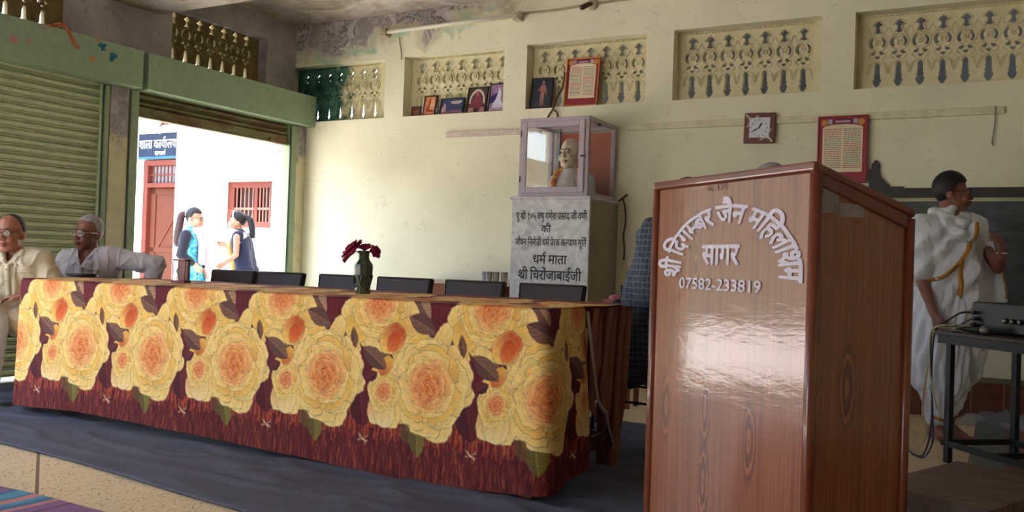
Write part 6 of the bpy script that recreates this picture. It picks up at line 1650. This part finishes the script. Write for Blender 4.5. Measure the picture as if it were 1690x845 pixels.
def shawlfold(V):
    out = V.copy()
    for i, p in enumerate(V):
        d = Vector(p)-B3; x = d.dot(RV); y = d.dot(FV)
        t_ = (p[2]-1.0)*.8-x*.9                         # swags run from the left hip up to the right shoulder
        k = .012*math.sin(t_*46+y*9+2*mnoise.noise(Vector((x*5, y*5, p[2]*3)))) if x < .12 else .009*math.sin(x*80+p[2]*6)
        r = Vector((d.x, d.y, 0)); r = r.normalized() if r.length > .01 else r
        out[i] = p+np.array(r)*k
    return out
sw = garment('shawl', o, f, m_wht, .0075, .006, (7, 7, 5), 31, fn=shawlfold)
def band(pts, w_, nrm):
    P_ = smoothpts(pts, 6); f = MB(); vs = []
    for i, p in enumerate(P_):
        tg = (P_[min(i+1, len(P_)-1)]-P_[max(i-1, 0)]).normalized(); s_ = tg.cross(Vector(nrm)).normalized()*w_/2
        vs += [tuple(p+s_), tuple(p-s_)]
    f.add(vs, [(2*i, 2*i+1, 2*i+3, 2*i+2) for i in range(len(P_)-1)]); return f
# gold edges are laid on the cloth by projecting them to its outer side
from mathutils.bvhtree import BVHTree
def onto(par, pts, lift=.004):
    me = par.data; b = BASE[par.parent.name] if par.parent else BASE[par.name]
    bv = BVHTree.FromPolygons([v.co for v in me.vertices], [tuple(p.vertices) for p in me.polygons]); out = []
    for p in pts:
        q = Vector(p)-b; h = bv.ray_cast(q-FV*1.0, FV)
        out.append((h[0]-FV*lift+b) if h[0] else Vector(p))
    return out
def gold(par, pts, w_):
    P_ = smoothpts([Vector(p) for p in pts], 8); Q = onto(par, P_); vs = []; k = len(Q)
    L = []; R_ = []
    for i in range(k):
        tg = (P_[min(i+1, k-1)]-P_[max(i-1, 0)]).normalized(); s_ = tg.cross(FV).normalized()*w_/2
        L.append(P_[i]+s_); R_.append(P_[i]-s_)
    L, R_ = onto(par, L), onto(par, R_)
    f = MB()
    for a, b in zip(L, R_): vs += [tuple(a), tuple(b)]
    f.add(vs, [(2*i, 2*i+1, 2*i+3, 2*i+2) for i in range(k-1)])
    obj('gold_border', f, m_zari, par, smooth=True, solid=.003, label='gold woven border')
gold(sw, [g3(.115, 1.315), g3(.075, 1.20), g3(.01, 1.09), g3(-.09, .985), g3(-.20, .945)], .022)
gold(sw, [g3(.01, 1.09), g3(.005, 1.0), g3(.01, .86), g3(.005, .76)], .028)
gold(sw, [g3(.325, 1.05), g3(.345, .93), g3(.35, .86)], .012)
gold(dh, [g3(.17, .66), g3(.185, .60), g3(.19, .55)], .022)
gold(dh, [g3(-.09, .145), g3(-.04, .125), g3(.0, .13)], .016)
f = MB(); f.tube([Vector(J['wl'])+RV*.028*math.cos(a)+FV*.028*math.sin(a) for a in [2*PI*k/16 for k in range(17)]], .004, 6); obj('bracelet', f, mat('thread_white', srgb(200, 190, 170), .5), o)

# --- two listeners hidden behind the lectern
def shawl_mat():
    t = NT('checked_shawl'); v = t.coords(rot=(0, 0, .4), world=True); sx = t.new('ShaderNodeSeparateXYZ'); t.link(v, sx.inputs[0])
    a = t.math('PINGPONG', t.math('ADD', sx.outputs[0], t.math('MULTIPLY', sx.outputs[1], .5)), .014); b = t.math('PINGPONG', sx.outputs[2], .015)
    la = t.math('LESS_THAN', a, .0028); lb = t.math('LESS_THAN', b, .0036); m_ = t.math('MAXIMUM', la, lb)
    n = t.noise(v, 60, 2)
    c = t.ramp(n, [(.35, srgb(46, 52, 66)), (.65, srgb(70, 78, 94))]); c = t.mix(t.math('MULTIPLY', m_, .4), c, srgb(124, 132, 146)); t.base(c); t.set(Roughness=.9); return t.m
def seated(label, x, y, yaw, skin, top, hairm, sitz=.0, garm=None, hl=.06):
    R_ = Matrix.Translation((x, y, 0)) @ Matrix.Rotation(math.radians(yaw), 4, 'Z'); q = lambda a, b, c: tuple(R_ @ Vector((a, b, c)))
    hz = top-.125
    J = dict(neck=q(0, .02, hz-.135), sl=q(.18, .03, hz-.20), sr=q(-.18, .03, hz-.20), hl=q(.09, .08, .55), hr=q(-.09, .08, .55), br=.115, el=q(.23, -.02, hz-.45), wl=q(.12, -.24, .62), er=q(-.23, -.02, hz-.45), wr=q(-.12, -.24, .62),
             kl=q(.11, -.34, .52), kr=q(-.11, -.34, .52), al=q(.11, -.33, .11), ar=q(-.11, -.33, .11), tl=q(.12, -.50, .025), tr=q(-.12, -.50, .025))
    M = headM(q(0, -.01, hz), yaw, 3)
    o = person(label, J, M, skin, (x, y, 0), .007, hands=[(J['wl'], q(.02, -1, 0) if False else tuple(R_.to_3x3() @ Vector((-.3, -.9, -.1))), (0, 0, -1), -1, .5), (J['wr'], tuple(R_.to_3x3() @ Vector((.3, -.9, -.1))), (0, 0, -1), 1, .5)])
    face_bits(o, M, skin, lip=(110, 62, 56))
    obj('hair', hair_cap(M, hl, -.08, (.081, .101, .1), side=-.03), hairm, o, smooth=True)
    f = MB(); torso(f, J, .025); limb(f, J['sl'], J['el'], Vector(J['el']).lerp(Vector(J['wl']), .8), .07, .062, .05); limb(f, J['sr'], J['er'], Vector(J['er']).lerp(Vector(J['wr']), .8), .07, .062, .05)
    garment('shirt', o, f, garm, .010, .006)
    f = MB(); limb(f, J['hl'], J['kl'], J['al'], .098, .078, .062); limb(f, J['hr'], J['kr'], J['ar'], .098, .078, .062); f.cap(J['hl'], J['hr'], .105, .105); garment('trousers', o, f, fabric('dark_trousers', srgb(66, 62, 66)) if not MATS.get('dtr') else MATS['dtr'], .011, .005)
    return o, q, J
o, q, J = seated('person in a dark checked shawl seated between the table and the lectern', -1.455, 4.53, 62, SK2, 1.445, m_hblk, garm=fabric('dark_shirt', srgb(70, 66, 70)))
f = MB(); torso(f, J, .045); limb(f, J['sl'], J['el'], J['el'], .10, .11, .10); limb(f, J['sr'], J['er'], J['er'], .10, .11, .10)
f.cap(q(.0, .10, 1.0), q(.0, .24, .47), .15, .13); f.cap(q(-.17, .06, 1.0), q(-.20, .20, .46), .11, .12); f.cap(q(.17, .06, 1.0), q(.20, .20, .46), .11, .12)
f.cap(q(-.12, .12, .60), q(-.14, .25, .42), .12, .08); f.cap(q(.1, .12, .60), q(.1, .25, .42), .12, .08)
garment('shawl', o, f, shawl_mat(), .010, .012, (7, 7, 2), 3)
wood_chair('dark chair with splayed legs under the person in the checked shawl', -1.545, 4.58, 62, .44, None, .80)
o, q, J = seated('grey-haired person hidden behind the lectern, only the crown showing', -.79, 3.45, 20, SK2, 1.378, m_hgry, garm=m_shirt, hl=.075)
wood_chair('dark chair behind the lectern under the grey-haired person', -.82, 3.54, 20, .44)

# --- bust inside the showcase, with its marigold garland
t = thing('bust', 'painted plaster bust of a smiling elder inside the glass showcase', 'bust', (-3.16, 6.78, SZ0+.01))
bc = Vector((-3.20, 6.77, 1.90))
M = headM(tuple(bc), -4, -3, 0, 1.08)
f = MB(); head_prims(f, M, False, .010)
V, N, F = bake(f, .0045, 3)
m_plas = mat('cream_plaster_bust', srgb(208, 192, 168), .35, var=.08, scale=12)
obj('head', (V, F), m_plas, t, smooth=True)
f = MB(); f.cap((-3.30, 6.82, 1.69), (-3.09, 6.82, 1.69), .075, .075); f.cap((-3.31, 6.82, 1.68), (-3.32, 6.80, 1.57), .08, .085); f.cap((-3.08, 6.82, 1.68), (-3.055, 6.80, 1.57), .08, .075); f.cap((-3.20, 6.80, 1.74), (-3.195, 6.80, 1.60), .075, .12); f.box(-3.35, -3.03, 6.72, 6.90, 1.537, 1.62)
sho = garment('shoulders', t, f, fabric('bust_white_drape', srgb(196, 190, 192), .1), .008, .005, (14, 14, 6), 5, fn=lambda V: np.stack([V[:, 0], np.clip(V[:, 1], 6.50, 7.0), np.maximum(V[:, 2], 1.5375)], 1))
for s_ in (-1, 1):
    f = MB(); f.ell((s_*.029, -.080, -.002), (.012, .008, .006), M, 10, 6); obj('painted_eye', f, mat('painted_dark', srgb(48, 38, 36), .4), t, smooth=True)
    f = MB(); f.tube([M @ Vector(p) for p in ((s_*.010, -.096, .016), (s_*.028, -.096, .023), (s_*.050, -.082, .014))], .004, 6); obj('painted_brow', f, mat('painted_dark', srgb(48, 38, 36), .4), t, smooth=True)
f = MB(); f.tube([M @ Vector(p) for p in ((-.03, -.082, -.064), (0, -.102, -.072), (.03, -.082, -.064))], .0035, 6); obj('painted_mouth', f, mat('painted_lip', srgb(150, 84, 72), .4), t, smooth=True)
t = thing('garland', 'orange marigold garland round the bust in the showcase', 'garland', (-3.135, 6.72, 1.6))
q = random.Random(11); m_mar1, m_mar2 = mat('marigold', srgb(226, 140, 40), .7, var=.3, scale=90), mat('marigold_yellow', srgb(232, 178, 70), .7, var=.3, scale=90)
path = smoothpts([(-3.325, 6.715, 1.565), (-3.322, 6.715, 1.63), (-3.310, 6.72, 1.70), (-3.275, 6.76, 1.765), (-3.195, 6.87, 1.80), (-3.110, 6.76, 1.765), (-3.080, 6.72, 1.70), (-3.070, 6.715, 1.63), (-3.060, 6.715, 1.57)], 3)
for i, p in enumerate(path):
    f = MB(); r = .018
    for k in range(26):
        d = Vector((q.gauss(0, 1), q.gauss(0, 1), q.gauss(0, 1))).normalized(); a = p+d*r*.5; f.cap(a, p+d*r, .006, .004, n=6)
    obj('marigold', f, m_mar1 if i % 3 else m_mar2, t, smooth=True)
f = MB(); f.tube(path, .003, 5); obj('thread', f, mat('thread_white', srgb(200, 190, 170), .5), t)
